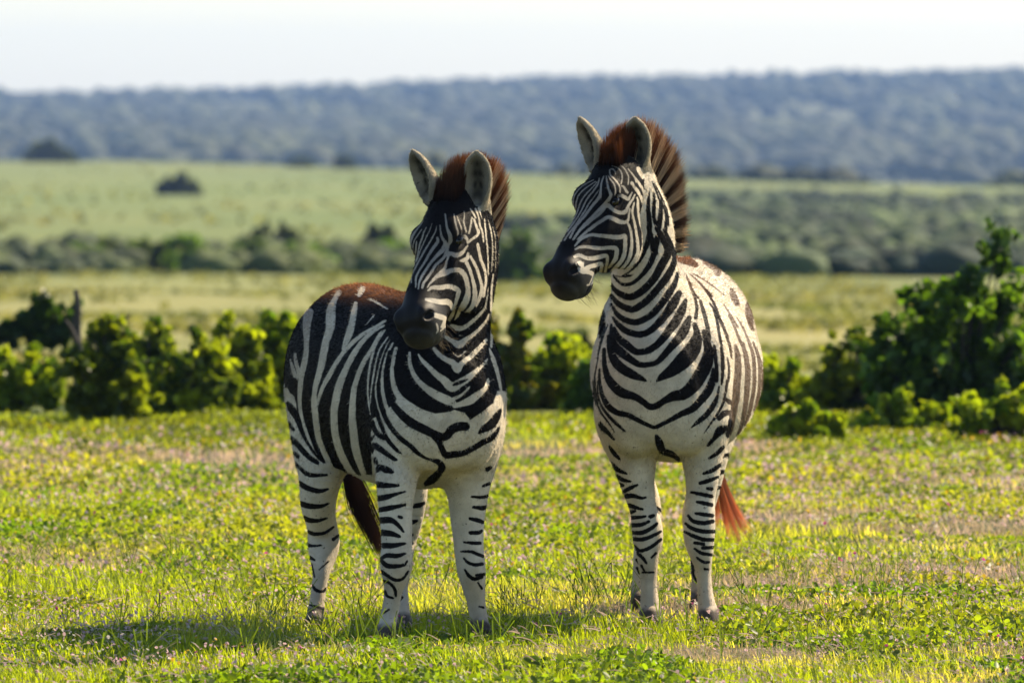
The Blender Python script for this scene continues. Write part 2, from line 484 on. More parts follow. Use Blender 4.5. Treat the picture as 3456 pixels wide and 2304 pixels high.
# ------------------------------------------------------------------ coat markings, drawn stripe by stripe (x,y,width), one sheet per body region
# sheet header: origin x, origin y, scale.  B = dark stripe, W = pale stripe (on Z1's right edge also painted rim light), K = dark area, A = pale area
Z1_HEAD = """
# 1340 490 4
W 350,1030,8 290,1110,12 230,1190,26 195,1260,30 180,1320,22 190,1400,8
W 650,930,14 660,1010,20 670,1090,24 690,1160,36 715,1220,50 720,1290,50 690,1350,40 680,1390,40 665,1440,36 640,1500,34 590,1560,34 520,1620,32 470,1700,32 410,1790,32 360,1860,28 340,1920,30
W 580,1080,12 590,1180,20 610,1250,30 650,1310,40 645,1360,60 610,1420,60 555,1475,44 490,1545,36 430,1620,30 385,1690,30 335,1770,28 300,1850,22 288,1940,14
W 545,1250,28 550,1300,38 500,1370,40 440,1460,34 390,1550,28 340,1630,24 285,1720,22 255,1790,22 255,1880,18 250,1915,12
W 535,1090,6 520,1160,10 480,1240,16 430,1330,18 380,1410,20 330,1500,20 280,1590,18 240,1670,16 200,1750,14 190,1850,12
W 470,1060,4 440,1150,8 390,1250,10 350,1340,12 310,1430,12 280,1520,12 240,1600,12 190,1690,12 150,1790,12 120,1860,8
W 395,1110,8 360,1180,16 340,1250,18 310,1330,18 290,1420,14 275,1500,12 250,1570,10 210,1640,8
W 330,1140,8 270,1230,12 225,1310,12 212,1400,14 215,1480,14 225,1560,8
W 262,1300,14 255,1400,16 240,1490,14 225,1570,10
W 770,930,10 780,1010,18 800,1090,20 820,1160,20 832,1230,30 838,1250,30
W 810,960,8 840,1040,12 865,1110,14 875,1170,14 870,1210,16
W 905,890,6 910,960,12 900,1030,14 915,1100,18 935,1170,20
W 1010,980,20 1000,1060,20 985,1130,20 970,1190,16
W 1040,1000,24 1060,1060,24 1080,1120,30 1100,1170,40 1080,1220,30 1010,1270,30 960,1310,30
W 990,860,14 1030,920,18 1060,980,18
W 1060,860,20 1090,930,18 1110,1010,20 1120,1090,24 1150,1160,20 1170,1300,20
W 1120,860,60 1150,920,60 1160,980,30
B 735,1365,50 800,1350,120 870,1345,130 925,1345,70
W 860,1235,26 915,1235,44 950,1280,36 955,1320,20
# 1290 820 4
W 900,130,40 885,200,28 862,270,24 845,340,36 800,390,48 740,440,36 690,490,28 640,550,18 610,600,14
W 885,170,30 930,145,50 1000,165,60 1070,140,50 1110,95,30 1150,40,20
W 650,540,20 740,455,44 850,405,70 930,372,60 1030,365,60 1090,405,66 1132,480,62 1150,560,56 1158,650,60 1145,740,80 1110,820,84 1060,900,66 1020,980,46 985,1060,36
W 620,640,20 680,600,44 780,600,60 900,585,60 980,610,66 1030,645,56 1020,710,54 1000,780,40 975,880,34 950,960,40 915,1020,40 880,1090,34 830,1145,22 790,1185,14
W 595,760,36 680,775,56 780,795,66 880,795,76 928,835,56 945,890,36
W 640,945,46 720,975,60 800,1000,70 845,1020,54 838,1080,44 808,1130,34
W 735,1090,18 750,1140,24 745,1190,18 730,1220,8
W 1050,240,16 1110,230,54 1150,200,44 1160,140,30
W 1140,270,44 1180,350,38 1210,450,36 1240,560,44 1250,650,54 1250,740,64 1230,830,56 1180,900,46 1120,950,36 1060,990,16
W 1190,180,26 1230,250,36 1280,350,36 1310,450,36 1340,560,36 1340,660,46 1310,750,46 1270,840,36
W 1290,20,36 1310,120,36 1330,220,36 1370,320,36 1395,420,28 1400,520,28 1380,620,36 1370,720,30
B 590,925,50 655,965,84 690,985,40
"""
Z1_BODY = """
# 1200 1080 3.015
K -760,-460 100,-520 600,-1300 1700,-1300 1700,700 1440,720 1400,840 1290,930 1170,1010 1110,940 1000,910 960,930 790,950 650,910 540,840 450,760 380,850 300,930 200,980 165,1000 150,1150 170,1568 -40,1568 -420,1400 -560,1100 -690,850 -760,400
W 300,100,20 250,170,30 200,260,30 170,370,28 145,480,24 130,600,24 125,720,20 135,850,20 150,960,18
W 330,170,14 290,230,20 240,310,20 210,420,20 190,520,22 170,640,20 155,760,16 150,880,10
W 350,200,10 310,270,14 270,370,14 240,480,16 220,580,18 205,680,20 210,780,24 230,880,26 260,970,26 290,1050,40
W 380,235,20 330,330,30 300,430,34 280,530,34 270,640,36 280,760,40 310,870,44 350,970,50 410,1070,60 480,1150,70 560,1210,90
W 412,285,36 385,400,42 370,520,42 380,620,50 410,720,60 470,810,70 560,880,80 660,950,100 780,1000,120
W 550,330,28 550,420,40 570,500,44 610,580,50 680,660,60 770,730,80 860,780,90 950,820,90 1000,840,50
W 1000,800,40 1080,760,30 1160,680,20
W 1010,870,50 1080,850,60 1160,820,84 1240,760,74 1320,690,46 1350,600,28
W 640,350,20 680,410,40 740,470,50 820,550,60 900,610,80 980,680,100 1060,640,86 1140,590,76 1200,540,56 1290,460,36 1340,400,24
B 990,660,16 1060,635,34 1140,600,12
W 800,290,40 850,350,50 920,400,56 1000,440,66 1035,500,80 1080,440,56 1170,370,56 1260,280,46 1330,200,34
W 1010,350,12 1050,370,18 1090,340,16 1120,315,20
W 1055,155,12 1090,155,14
W 1060,1000,120 1180,1060,80 1300,970,80 1400,900,56 1440,860,36
W 1362,290,16 1390,370,44 1425,470,44 1452,570,40 1474,680,30 1488,760,24
W 1340,640,20 1400,600,10
W 1400,880,40 1445,800,36 1492,820,30
B 350,330,46 330,450,56 310,560,48 320,680,52 350,790,58 400,880,68 480,970,80 580,1050,90 700,1110,86 800,1160,80 870,1185,80 930,1175,80 980,1110,86 1060,1080,90 1120,1080,84
B 800,1190,46 850,1240,56 880,1310,58 920,1370,66 1000,1365,66 1100,1350,56 1200,1300,54 1300,1240,56 1380,1200,54 1440,1130,34 1460,1090,16
B 235,640,40 240,760,40 260,870,40 300,980,40 350,1070,44 410,1150,44 480,1220,48 560,1280,46 620,1340,44 700,1395,26 770,1420,26 840,1440,56 880,1490,66 850,1550,66 780,1620,80 720,1660,50
B 180,720,24 190,850,30 220,960,34 260,1060,34 290,1140,28 330,1220,34 380,1280,34 430,1330,26 460,1350,12
B 150,1100,30 170,1030,30 190,1100,40 230,1160,44 290,1195,36 330,1210,26
B 150,1210,36 185,1180,12
B 165,1330,30 190,1270,46 250,1310,54 320,1360,42 390,1410,32 420,1420,12
B 200,1410,28 215,1450,26
B 225,1530,30 250,1490,46 300,1530,36 370,1545,20
B 1250,1150,14 1300,1110,64 1380,1060,86 1430,990,76 1470,920,36
# 960 940 2.529
W 90,640,26 100,720,36 120,790,36 110,850,26
W 50,690,16 70,760,34 90,830,36
W 210,290,84 195,360,76 190,450,64 190,540,48 185,640,46 165,740,54 145,830,48 135,930,46 130,1020,38 135,1110,34 150,1200,34 180,1290,34 210,1380,38 240,1460,38 290,1550,38 340,1620,30
W 470,120,46 430,180,46 400,260,76 395,350,86 390,430,74 360,520,66 340,610,66 320,720,66 290,830,56 265,920,48 255,1000,46 255,1080,56 265,1170,56 275,1260,56 290,1350,52 320,1440,52 360,1530,52 400,1610,46 450,1680,40
W 610,210,36 595,290,56 580,370,56 560,450,64 530,530,54 500,600,24
W 860,360,26 780,410,28 690,460,32 600,530,38 540,590,38 480,660,38 430,740,44 380,830,44 330,920,38 300,1000,34 280,1070,26
W 850,400,20 760,450,34 680,520,42 620,600,48 570,680,54 530,760,54 490,850,64 460,940,68 440,1030,68 425,1120,64 425,1210,64 430,1300,64 445,1380,64 470,1460,64 510,1550,64 570,1650,56 660,1750,44
W 825,450,18 780,530,28 740,610,34 690,690,42 650,770,44 620,850,44 595,940,50 585,1030,56 580,1120,60 580,1210,66 590,1300,70 600,1400,70 620,1500,68 660,1620,54 700,1720,40
W 670,90,50 640,140,40
W 720,170,14 800,210,22 880,260,16
W 760,320,18 700,390,8
A -40,930 30,930 70,960 100,1050 120,1190 170,1390 290,1560 330,1640 330,1800 -60,1800
B 30,1060,28 60,1110,56 110,1190,46 140,1280,32 180,1370,20 230,1450,14 290,1530,12 340,1568,12
B 35,930,16 60,960,30 90,990,24
B 35,1230,26 80,1290,16
B 40,1350,36 100,1400,40 160,1470,40 220,1530,36 280,1568,30
B 80,1480,18 120,1510,16
# 950 1200 1.5675
B 60,510,8 90,540,6
B 70,560,6 100,595,14 150,630,20 240,630,8
B 92,672,22 140,700,24 200,715,20 245,705,8
B 97,780,24 150,795,26 210,795,16 250,780,6
B 120,855,18 150,870,22 200,870,14 240,858,6
B 142,930,14 175,942,16 230,935,12 275,905,8
B 138,1000,18 165,1005,10 210,1002,6
B 150,1065,14 175,1080,7
B 200,1130,3 250,1085,4
B 275,970,14 300,950,10
B 160,1210,6 185,1240,14 220,1245,10 235,1230,8
B 145,1315,5 180,1325,8 225,1340,10
B 125,1400,8 160,1395,6
B 160,1100,4 175,1170,4
B 505,595,14 520,590,26 560,600,24 590,615,10
B 507,680,30 550,685,26 620,685,10
B 510,755,28 560,745,24 610,730,12 655,718,6
B 517,815,22 570,805,24 620,795,16 655,788,8
B 525,870,30 570,868,30 600,880,20 630,910,14 645,930,6
B 535,935,30 580,940,26 625,955,12
B 620,850,10 635,855,14
B 540,1003,26 590,1003,24 655,992,8
B 530,1070,14 560,1055,20 610,1058,20 655,1045,8
B 530,1085,16 560,1110,22 610,1112,18 650,1105,10 665,1085,6
B 527,1140,16 565,1165,14 600,1185,14 640,1180,10 670,1140,8
B 530,1190,14 570,1200,10 600,1235,14 605,1270,8
B 545,1245,14 560,1270,10 590,1280,8
B 540,1360,6 570,1340,5
B 1090,600,20 1105,590,14
B 1065,690,8 1100,675,14
B 1005,745,8 1060,748,12 1095,740,14
B 1015,800,10 1060,805,20 1085,800,16
B 995,860,10 1040,870,20 1065,880,14
B 1000,935,16 1040,935,18 1060,925,10
B 965,985,6 1010,990,14 1050,990,14
B 950,1035,6 1000,1035,12 1040,1050,14 1068,1060,12
B 965,1070,6 990,1095,12 1030,1105,14 1062,1100,14
B 970,1130,6 990,1160,14 1020,1180,16 1060,1170,12
B 1030,1160,10 1072,1155,12
B 1040,1200,6 1060,1230,8
B 1045,1325,5 1070,1330,8
# 1340 490 4
W 1180,1000,20 1190,1100,24 1200,1200,24 1210,1300,24 1220,1400,24 1230,1568,24 1230,1750,20
W 1230,1010,14 1260,1120,22 1280,1230,22 1290,1340,22 1290,1450,22 1285,1568,20 1275,1700,18
W 1290,1100,8 1320,1220,14 1330,1340,14 1332,1568,12 1325,1700,10
# 1290 820 4
W 1500,420,24 1478,600,30 1470,800,34 1476,1000,40 1480,1200,40 1470,1400,40
W 920,1110,26 960,1120,54 1020,1150,72 1100,1140,64 1200,1070,54 1300,980,46 1380,880,36 1410,780,26 1430,600,22
W 770,1215,46 860,1270,56 960,1330,66 1040,1370,110 1120,1310,74 1220,1240,56 1320,1150,46 1400,1050,36 1440,960,24
"""  # pale strokes along the right neck and shoulder edge paint in sunlit rim
Z1_FAR = """
# 950 1200 1.5675
B 692,795,20 730,790,22 755,778,12
B 690,880,22 715,872,10
B 670,945,24 690,945,14
B 670,990,24 690,990,14
B 620,1290,20 640,1275,8
B 610,1150,14 660,1140,12
"""
Z2_HEAD = """
# 1920 380 4
W 330,910,8 230,960,8 150,1020,10 80,1110,12 60,1190,12 60,1280,12 50,1380,12 30,1460,10
W 360,930,8 270,990,8 190,1050,12 130,1120,14 100,1210,14 85,1310,14 60,1400,12 20,1500,10 -60,1620,10 -110,1720,8
W 380,940,8 310,1020,12 240,1090,14 180,1170,14 140,1260,14 110,1350,12 60,1450,12 0,1540,12 -70,1640,12 -130,1740,12
W 410,890,10 390,970,14 330,1060,16 270,1130,16 220,1210,16 180,1300,16 130,1390,16 70,1480,16 10,1560,16 -60,1650,16 -110,1740,14
W 400,1050,6 330,1150,10 270,1230,16 220,1320,18 160,1410,18 100,1500,18 40,1580,20 -20,1660,20 -60,1720,20
W 470,860,14 440,950,20 430,1040,24 420,1120,40 390,1170,36 330,1240,34 270,1320,32 210,1400,30 140,1480,28 80,1560,26 40,1640,26 15,1690,24
W 505,860,12 515,930,20 530,1010,24 555,1080,30 570,1120,40 540,1170,40 490,1230,40 420,1300,38 350,1370,34 280,1440,32 210,1510,30 150,1580,28 95,1660,28 60,1710,24
W 530,850,10 560,900,14 600,950,16 625,1010,16 630,1080,18 620,1110,14
W 550,780,16 560,840,16 610,890,16 660,950,16 690,1010,14 690,1080,14
W 555,770,12 590,760,12 620,790,12 630,830,10
W 580,720,6 650,740,10 700,790,14 720,860,16 715,920,16 705,960,12
W 650,650,10 700,710,12 760,770,14 800,850,14 805,920,14 800,970,12
W 800,760,8 850,820,14 890,880,16 910,940,14
W 710,990,10 740,1000,24 770,1050,30 790,1080,30
W 850,950,40 880,1000,30 920,1050,40 960,1120,30 990,1190,30 1005,1270,26 1010,1350,26 1005,1430,24 990,1500,20
W 640,1140,26 690,1120,36 750,1140,46 800,1170,36 830,1120,20 850,1080,16
W 480,1270,40 530,1255,56 580,1295,46 640,1335,46 700,1352,46 760,1340,56 790,1290,40 820,1230,30 860,1170,26 890,1110,16
B 525,1215,16 600,1215,76 680,1222,116 750,1215,66 795,1208,16
W 490,1260,50 450,1330,38 390,1390,34 320,1440,32 250,1500,32 170,1568,28 120,1620,24
W 880,1220,20 860,1300,26 860,1380,26 880,1460,26 900,1568,30
W 920,1150,20 940,1210,14 935,1300,24 940,1400,20 960,1480,20
W 940,760,60 990,820,90 1000,880,40
W 900,880,10 950,960,30 1000,1040,30 1030,1130,30 1045,1200,26 1050,1300,20
# 1810 660 4
W 560,590,20 650,510,30 740,440,40 820,380,42 900,330,42 970,290,46 1040,312,56 1120,350,56 1190,360,46 1240,330,30 1250,260,22 1265,180,20
W 520,680,18 590,600,30 640,565,36 740,530,36 860,540,44 950,548,48 1050,560,56 1140,560,56 1195,545,50 1200,640,50 1198,720,50 1185,800,50 1150,880,50 1090,950,48 1040,1000,40 1000,1060,34 960,1100,16
W 1230,360,28 1265,440,30 1285,540,30 1290,640,36 1280,740,40 1265,820,44 1225,900,42 1170,970,36 1100,1030,26
W 1290,200,24 1310,300,26 1335,400,30 1350,500,30 1365,600,36 1375,700,40 1370,780,40 1340,850,48 1290,930,46 1230,990,36 1150,1060,26
W 1370,60,24 1370,160,26 1385,280,26 1410,380,36 1440,470,40 1450,560,44 1450,650,40 1430,740,36 1390,830,30 1350,900,24
W 1420,10,24 1450,120,24 1460,240,24 1475,380,24 1485,480,20 1475,600,20
W 530,725,22 590,695,34 680,692,38 780,702,46 880,712,46 980,702,46 1070,712,56 1085,770,56 1070,850,56 1030,910,40 980,970,24
W 520,820,36 580,805,44 680,845,46 780,845,56 880,822,56 950,812,40 960,880,34 945,950,34 930,1030,34 910,1100,28 890,1150,16
W 560,920,56 620,900,46 600,980,80 650,1010,90 720,960,56 800,940,56 880,922,46 878,1000,40 850,1080,40 830,1120,26 800,1180,16
B 590,850,16 620,880,28 640,890,16
B 540,890,16 570,950,18 600,970,14
W 680,1030,50 740,1045,54 780,1085,46 760,1140,44 730,1190,34 690,1210,16
B 700,1180,36 720,1130,28 725,1100,14
B 500,950,70 520,1000,80 530,1050,60
"""
Z2_BODY = """
# 1920 380 4
B 1085,1060,16 1075,1180,46 1068,1300,52 1072,1420,52 1085,1568,54
B 1145,1080,24 1150,1200,46 1146,1300,54 1150,1420,50 1165,1500,40
B 1205,1130,20 1236,1230,42 1240,1340,60 1225,1450,76 1205,1568,80
B 1275,1240,16 1312,1380,36 1312,1500,48 1300,1600,54
B 1010,900,26 1000,960,34 1020,1040,14
B 1120,930,12 1160,1010,22 1190,1090,22 1205,1150,16
B 1150,950,10 1200,1040,20 1240,1130,24 1260,1220,24 1275,1290,20
B 1260,1150,10 1290,1230,16 1325,1330,20 1340,1430,22 1345,1520,22
# 1810 660 4
B 1510,120,30 1530,300,50 1530,450,66 1510,600,70 1460,740,66 1400,860,56 1330,960,36 1250,1030,26 1150,1090,18 1060,1080,16
B 1040,1080,24 1090,1140,36 1160,1195,44 1240,1200,50 1330,1160,50 1420,1080,60 1500,980,70 1560,870,80 1600,740,80 1640,560,80
# 0 0 1
B 2188,765,14 2200,810,18 2209,852,26
B 2217,770,17 2237,805,22 2257,842,28
B 2242,775,12 2262,820,16 2278,866,20
# 1980 850 2.529
B 310,210,16 360,205,20 400,195,10
B 190,240,16 230,310,36 290,360,54 370,385,60 450,350,64 520,290,66 580,220,66 630,130,70 680,40,70 700,-20,70
B 190,330,16 240,410,40 300,460,54 390,490,58 470,450,60 540,390,62 610,310,62 680,220,66 730,130,56 755,40,40
B 210,440,16 260,530,40 330,580,52 420,600,54 500,570,56 570,520,60 640,440,62 710,340,62 755,260,46 775,180,26
B 225,560,20 280,630,48 350,680,56 450,705,56 530,680,56 600,620,62 670,540,70 740,440,80 790,350,50
B 235,650,30 270,730,56 340,790,66 420,850,56 510,845,56 590,800,60 650,740,66 710,660,74 770,580,80 815,490,70 845,410,30
B 210,620,20 215,720,48 240,800,66 300,860,74 380,920,62 450,960,52 530,960,46 600,940,46 660,880,56 730,800,66 800,720,84 845,640,80 875,560,40
B 190,720,36 200,830,56 240,930,76 310,1000,84 400,1050,74 470,1080,44 510,1100,16
B 600,1100,20 650,1060,66 730,1010,104 820,930,140 890,850,140 930,770,110 940,690,60 920,620,40
B 150,830,32 150,930,40 170,1040,56 220,1130,76 300,1200,84 400,1230,64 470,1270,56 540,1320,56 600,1310,56 660,1270,56 740,1230,84 830,1210,100 910,1140,114 970,1050,120 1020,950,114 1040,850,84 1020,750,60 1000,680,40
B 110,1000,18 110,1100,28 130,1210,38 180,1310,52 260,1370,52 350,1390,46 430,1430,40 510,1470,36 580,1495,34 640,1470,36 720,1430,40 810,1380,52 900,1340,62 970,1270,66 1040,1180,74 1075,1080,56 1080,1000,26
B 95,1100,10 95,1220,18 130,1320,22 190,1400,28 260,1470,30 330,1530,16
B 70,1050,12 75,1180,18 90,1290,18 130,1380,16 190,1460,14 240,1540,8
B 100,900,10 80,1000,12 65,1100,14 65,1220,12 80,1310,10
B 180,620,12 140,720,18 110,820,18 90,920,8
B 120,1470,36 150,1510,38 200,1560,32
B 890,1500,8 950,1450,38 1020,1390,48 1080,1310,46 1115,1230,28 1130,1150,16
B 1000,1550,6 1060,1460,18 1110,1390,22 1160,1300,22 1185,1200,22 1200,1100,26
B 1090,800,20 1100,900,28 1110,1000,28 1110,1100,26
B 1150,820,22 1160,930,28 1160,1040,24 1150,1130,16
B 1200,900,12 1215,1000,18 1208,1100,20
B 1195,1260,26 1220,1280,36 1235,1290,16
B 1130,1420,26 1170,1380,46 1220,1370,36 1235,1380,16
B 1100,1560,26 1140,1520,54 1190,1500,36
B 1270,800,26 1290,900,46 1290,1020,56 1280,1140,56 1270,1260,56 1250,1380,48 1230,1490,46 1210,1560,36
B 1330,780,26 1360,900,36 1375,1020,42 1370,1140,42 1360,1260,38 1345,1370,32 1320,1480,26 1290,1560,20
B 1380,760,20 1420,880,28 1430,1000,28 1430,1120,28 1415,1240,28 1390,1360,26 1350,1470,16
B 1420,770,16 1460,880,22 1475,1000,22 1475,1120,24 1460,1240,22 1430,1350,16
B 1460,840,8 1490,960,10 1498,1080,10 1490,1220,10
B 850,200,10 880,280,22 920,380,28 940,480,28 930,560,36
B 880,190,8 960,260,18 1030,350,22 1090,450,24 1130,560,26 1180,680,26 1220,800,26 1235,900,16
B 900,180,6 1000,240,14 1100,310,14 1170,370,8
B 970,420,26 1000,520,36 1030,640,36 1040,740,46
B 1080,480,16 1110,580,22 1130,700,22 1150,800,20
B 1210,540,12 1260,640,18 1300,740,22 1330,800,22
B 1280,560,8 1340,660,14 1380,760,16
B 1050,440,14 1110,520,18 1160,620,20 1200,720,18
B 860,230,10 900,330,16 960,400,16
B 1170,450,10 1240,560,16 1290,640,16
B 940,240,8 1010,320,14 1070,380,14
B 800,70,50 870,80,70 930,110,50
B 1000,90,26 1060,110,64 1120,160,54 1110,190,44
B 1230,310,16 1250,370,54 1280,440,44
B 1385,420,36 1380,500,56 1395,600,46 1410,660,20
B 120,480,46 130,550,66 135,640,56 130,720,36
# 1900 1000 1.306
B 165,560,14 190,590,20 225,630,10
B 205,660,6 225,690,16 248,715,8
B 215,735,12 245,765,16 280,780,6
B 235,790,14 265,808,14 298,815,6
B 255,830,16 265,832,10
B 270,858,14 300,842,14 328,830,6
B 280,880,18 310,878,16 345,888,10 365,885,6
B 293,920,16 325,930,12 352,938,6
B 300,950,14 318,945,8
B 300,975,16 340,972,10 365,968,6
B 303,1008,16 345,1005,14 380,990,8
B 385,970,14 398,965,12
B 305,1040,12 350,1040,16 390,1020,14 415,1000,8
B 310,1068,14 350,1070,14 400,1052,12 430,1035,8
B 312,1100,14 340,1120,12 385,1105,12 432,1070,10
B 325,1130,8 350,1150,12 368,1175,6
B 345,1185,8 360,1210,4
B 350,1215,5 400,1215,5
B 410,1130,8 390,1150,5
B 640,655,10 670,620,18 700,590,26 722,580,14
B 645,712,8 680,690,14 705,665,14
B 620,780,8 660,765,16 695,740,12
B 605,822,12 640,812,16 685,795,8
B 565,862,6 605,870,14 655,880,14
B 635,845,8 655,848,14
B 590,905,8 620,910,14 655,918,14
B 585,955,8 620,960,14 658,965,14
B 552,965,8 575,990,14 620,998,16 660,990,14
B 540,1000,8 570,1022,14 620,1035,16 668,1035,12
B 535,1035,6 575,1055,14 620,1070,14 668,1072,12
B 580,1085,10 620,1090,10
B 615,1108,12 665,1105,12
B 580,1110,6 610,1130,12 655,1138,10
B 590,1150,6 620,1170,10 645,1170,6
B 625,1200,8 640,1202,5
B 412,615,16 425,645,36 440,680,30 480,695,28 510,718,16
"""
Z2_FAR = """
# 1900 1000 1.306
B 705,705,12 738,692,10
B 690,775,16 735,768,14
B 675,842,14 705,842,10
B 565,1165,12 575,1210,10
B 570,1215,8 590,1260,8
B 325,1160,10 340,1180,8
B 325,1195,8 340,1220,8
B 415,930,8 435,945,10
"""

def read_marks(text):
    ox = oy = 0.0; k = 1.0
    for line in text.strip().splitlines():
        w = line.split()
        if w[0] == '#':
            ox, oy, k = map(float, w[1:]); continue
        p = np.array([[float(c) for c in q.split(',')] for q in w[1:]])
        p[:, :2] = p[:, :2] / k + [ox, oy]
        if p.shape[1] == 3: p[:, 2] /= k
        yield w[0], p

def mark_field(x, y, text, base):
    """signed distance to the nearest stripe edge (pixels): positive = pale, negative = dark"""
    f = np.full(len(x), float(base))
    CAP = 12.0
    for kind, p in read_marks(text):
        if kind == 'B' and p[:, 0].min() > 2385 and p[:, 1].max() < 1480 and base > 0:
            p[:, 2] = p[:, 2] * 1.12 + .6               # broad shadow stripes on the flank
        if kind in 'KA':
            pad = CAP
            m = np.where((x > p[:, 0].min() - pad) & (x < p[:, 0].max() + pad) & (y > p[:, 1].min() - pad) & (y < p[:, 1].max() + pad))[0]
            if not len(m): continue
            X, Yy = x[m], y[m]
            d = np.full(len(m), 1e9); ins = np.zeros(len(m), dtype=bool)
            for a, b in zip(p, np.roll(p, -1, 0)):
                ab = b - a
                t = np.clip(((X - a[0]) * ab[0] + (Yy - a[1]) * ab[1]) / (ab @ ab + 1e-9), 0, 1)
                d = np.minimum(d, np.hypot(X - a[0] - t * ab[0], Yy - a[1] - t * ab[1]))
                c = (a[1] > Yy) != (b[1] > Yy)
                ins ^= c & (X < (b[0] - a[0]) * (Yy - a[1]) / (b[1] - a[1] + 1e-12) + a[0])
            s = np.where(ins, -d, d)
        else:
            q = catmull(p, 4); q[:, 2] = np.maximum(q[:, 2], 0.5)
            r = q[:, 2].max() / 2 + CAP
            m = np.where((x > q[:, 0].min() - r) & (x < q[:, 0].max() + r) & (y > q[:, 1].min() - r) & (y < q[:, 1].max() + r))[0]
            if not len(m): continue
            X, Yy = x[m], y[m]
            s = np.full(len(m), 1e9)
            for a, b in zip(q[:-1], q[1:]):
                ab = b[:2] - a[:2]
                t = np.clip(((X - a[0]) * ab[0] + (Yy - a[1]) * ab[1]) / (ab @ ab + 1e-9), 0, 1)
                s = np.minimum(s, np.hypot(X - a[0] - t * ab[0], Yy - a[1] - t * ab[1]) - (a[2] + t * (b[2] - a[2])) / 2)
        s = np.clip(s, -CAP, CAP)
        if kind in 'BK': f[m] = np.minimum(f[m], s)
        else: f[m] = np.maximum(f[m], -s)
    return f

# ------------------------------------------------------------------ terrain
PX = 1.4694                                    # some layout numbers below were read at 2352 px width
_D = np.array([2, 44, 53, 62, 80, 120, 180, 230, 320, 500, 800, 1100, 1300, 1700, 2200, 2700, 3400, 4100, 4500, 5000, 6200.])
def _z(ypx, d): return CAM_Z - (ypx * PX - 404.0) / F_PX * d
_ZL = np.array([0, 0, 0, -.05, _z(835, 80), _z(735, 120), _z(665, 180), _z(632, 230), _z(575, 320), _z(490, 500), _z(415, 800), _z(368, 1100), -24, -36, _z(400, 2200), _z(352, 2700), _z(292, 3400), _z(246, 4100), _z(235, 4500), -5, -40])
_ZR = np.array([0, 0, 0, -.05, _z(850, 80), _z(755, 120), _z(680, 180), _z(648, 230), _z(590, 320), _z(520, 500), _z(460, 800), _z(425, 1100), -26, -40, _z(450, 2200), _z(390, 2700), _z(300, 3400), _z(202, 4100), _z(181, 4500), 5, -40])
_ld = np.log(_D)
def terrain(X, Y):
    d = np.maximum(Y - CAM_Y, 2.0)
    ld = np.log(d)
    u = X / d / .0645
    w = smoothstep(-1.05, 1.05, u)
    z = np.interp(ld, _ld, _ZL) * (1 - w) + np.interp(ld, _ld, _ZR) * w
    p = np.c_[X, Y]
    z = z + (vnoise(p / 1.3, 1) - .5) * .05 * smoothstep(38, 50, d) + (vnoise(p / 9.0, 2) - .5) * .25 * smoothstep(90, 160, d)
    z = z + (vnoise(p / np.array([90., 300.]), 3) - .5) * 2.2 * smoothstep(1500, 2600, d) + (vnoise(p / np.array([260., 500.]), 4) - .5) * 5.0 * smoothstep(2200, 4000, d)
    return z

def ground_material():
    mat = bpy.data.materials.new('veld')
    nt, out, N, L = nodes(mat)
    a = N('ShaderNodeAttribute', attribute_name='tint'); b2 = N('ShaderNodeAttribute', attribute_name='tint2')
    tc = N('ShaderNodeTexCoord')
    def noise(scale, mpv, det=4):
        n = N('ShaderNodeTexNoise'); n.inputs['Scale'].default_value = scale; n.inputs['Detail'].default_value = det
        mp = N('ShaderNodeMapping'); mp.inputs['Scale'].default_value = mpv
        L(tc.outputs['Object'], mp.inputs['Vector']); L(mp.outputs[0], n.inputs['Vector'])
        return n
    n1, n2 = noise(1.4, (1, .6, 1), 6), noise(.035, (1, .35, 1), 6)
    mr = N('ShaderNodeMapRange'); mr.inputs['From Min'].default_value = .42; mr.inputs['From Max'].default_value = .58
    n3 = noise(.22, (1, .3, 1), 5)
    ad = N('ShaderNodeMath', operation='ADD'); hf = N('ShaderNodeMath', operation='MULTIPLY'); hf.inputs[1].default_value = .5
    av = N('ShaderNodeMix', data_type='FLOAT'); av.inputs['Factor'].default_value = .6
    L(n1.outputs['Fac'], av.inputs['A']); L(n3.outputs['Fac'], av.inputs['B']); L(av.outputs['Result'], ad.inputs[0]); L(n2.outputs['Fac'], ad.inputs[1]); L(ad.outputs[0], hf.inputs[0]); L(hf.outputs[0], mr.inputs['Value'])
    mx = N('ShaderNodeMix', data_type='RGBA')
    L(mr.outputs[0], mx.inputs['Factor']); L(a.outputs['Color'], mx.inputs['A']); L(b2.outputs['Color'], mx.inputs['B'])
    b = N('ShaderNodeBsdfPrincipled'); b.inputs['Roughness'].default_value = .9; b.inputs['Specular IOR Level'].default_value = .1
    L(mx.outputs['Result'], b.inputs['Base Color']); L(b.outputs[0], out.inputs[0])
    return mat

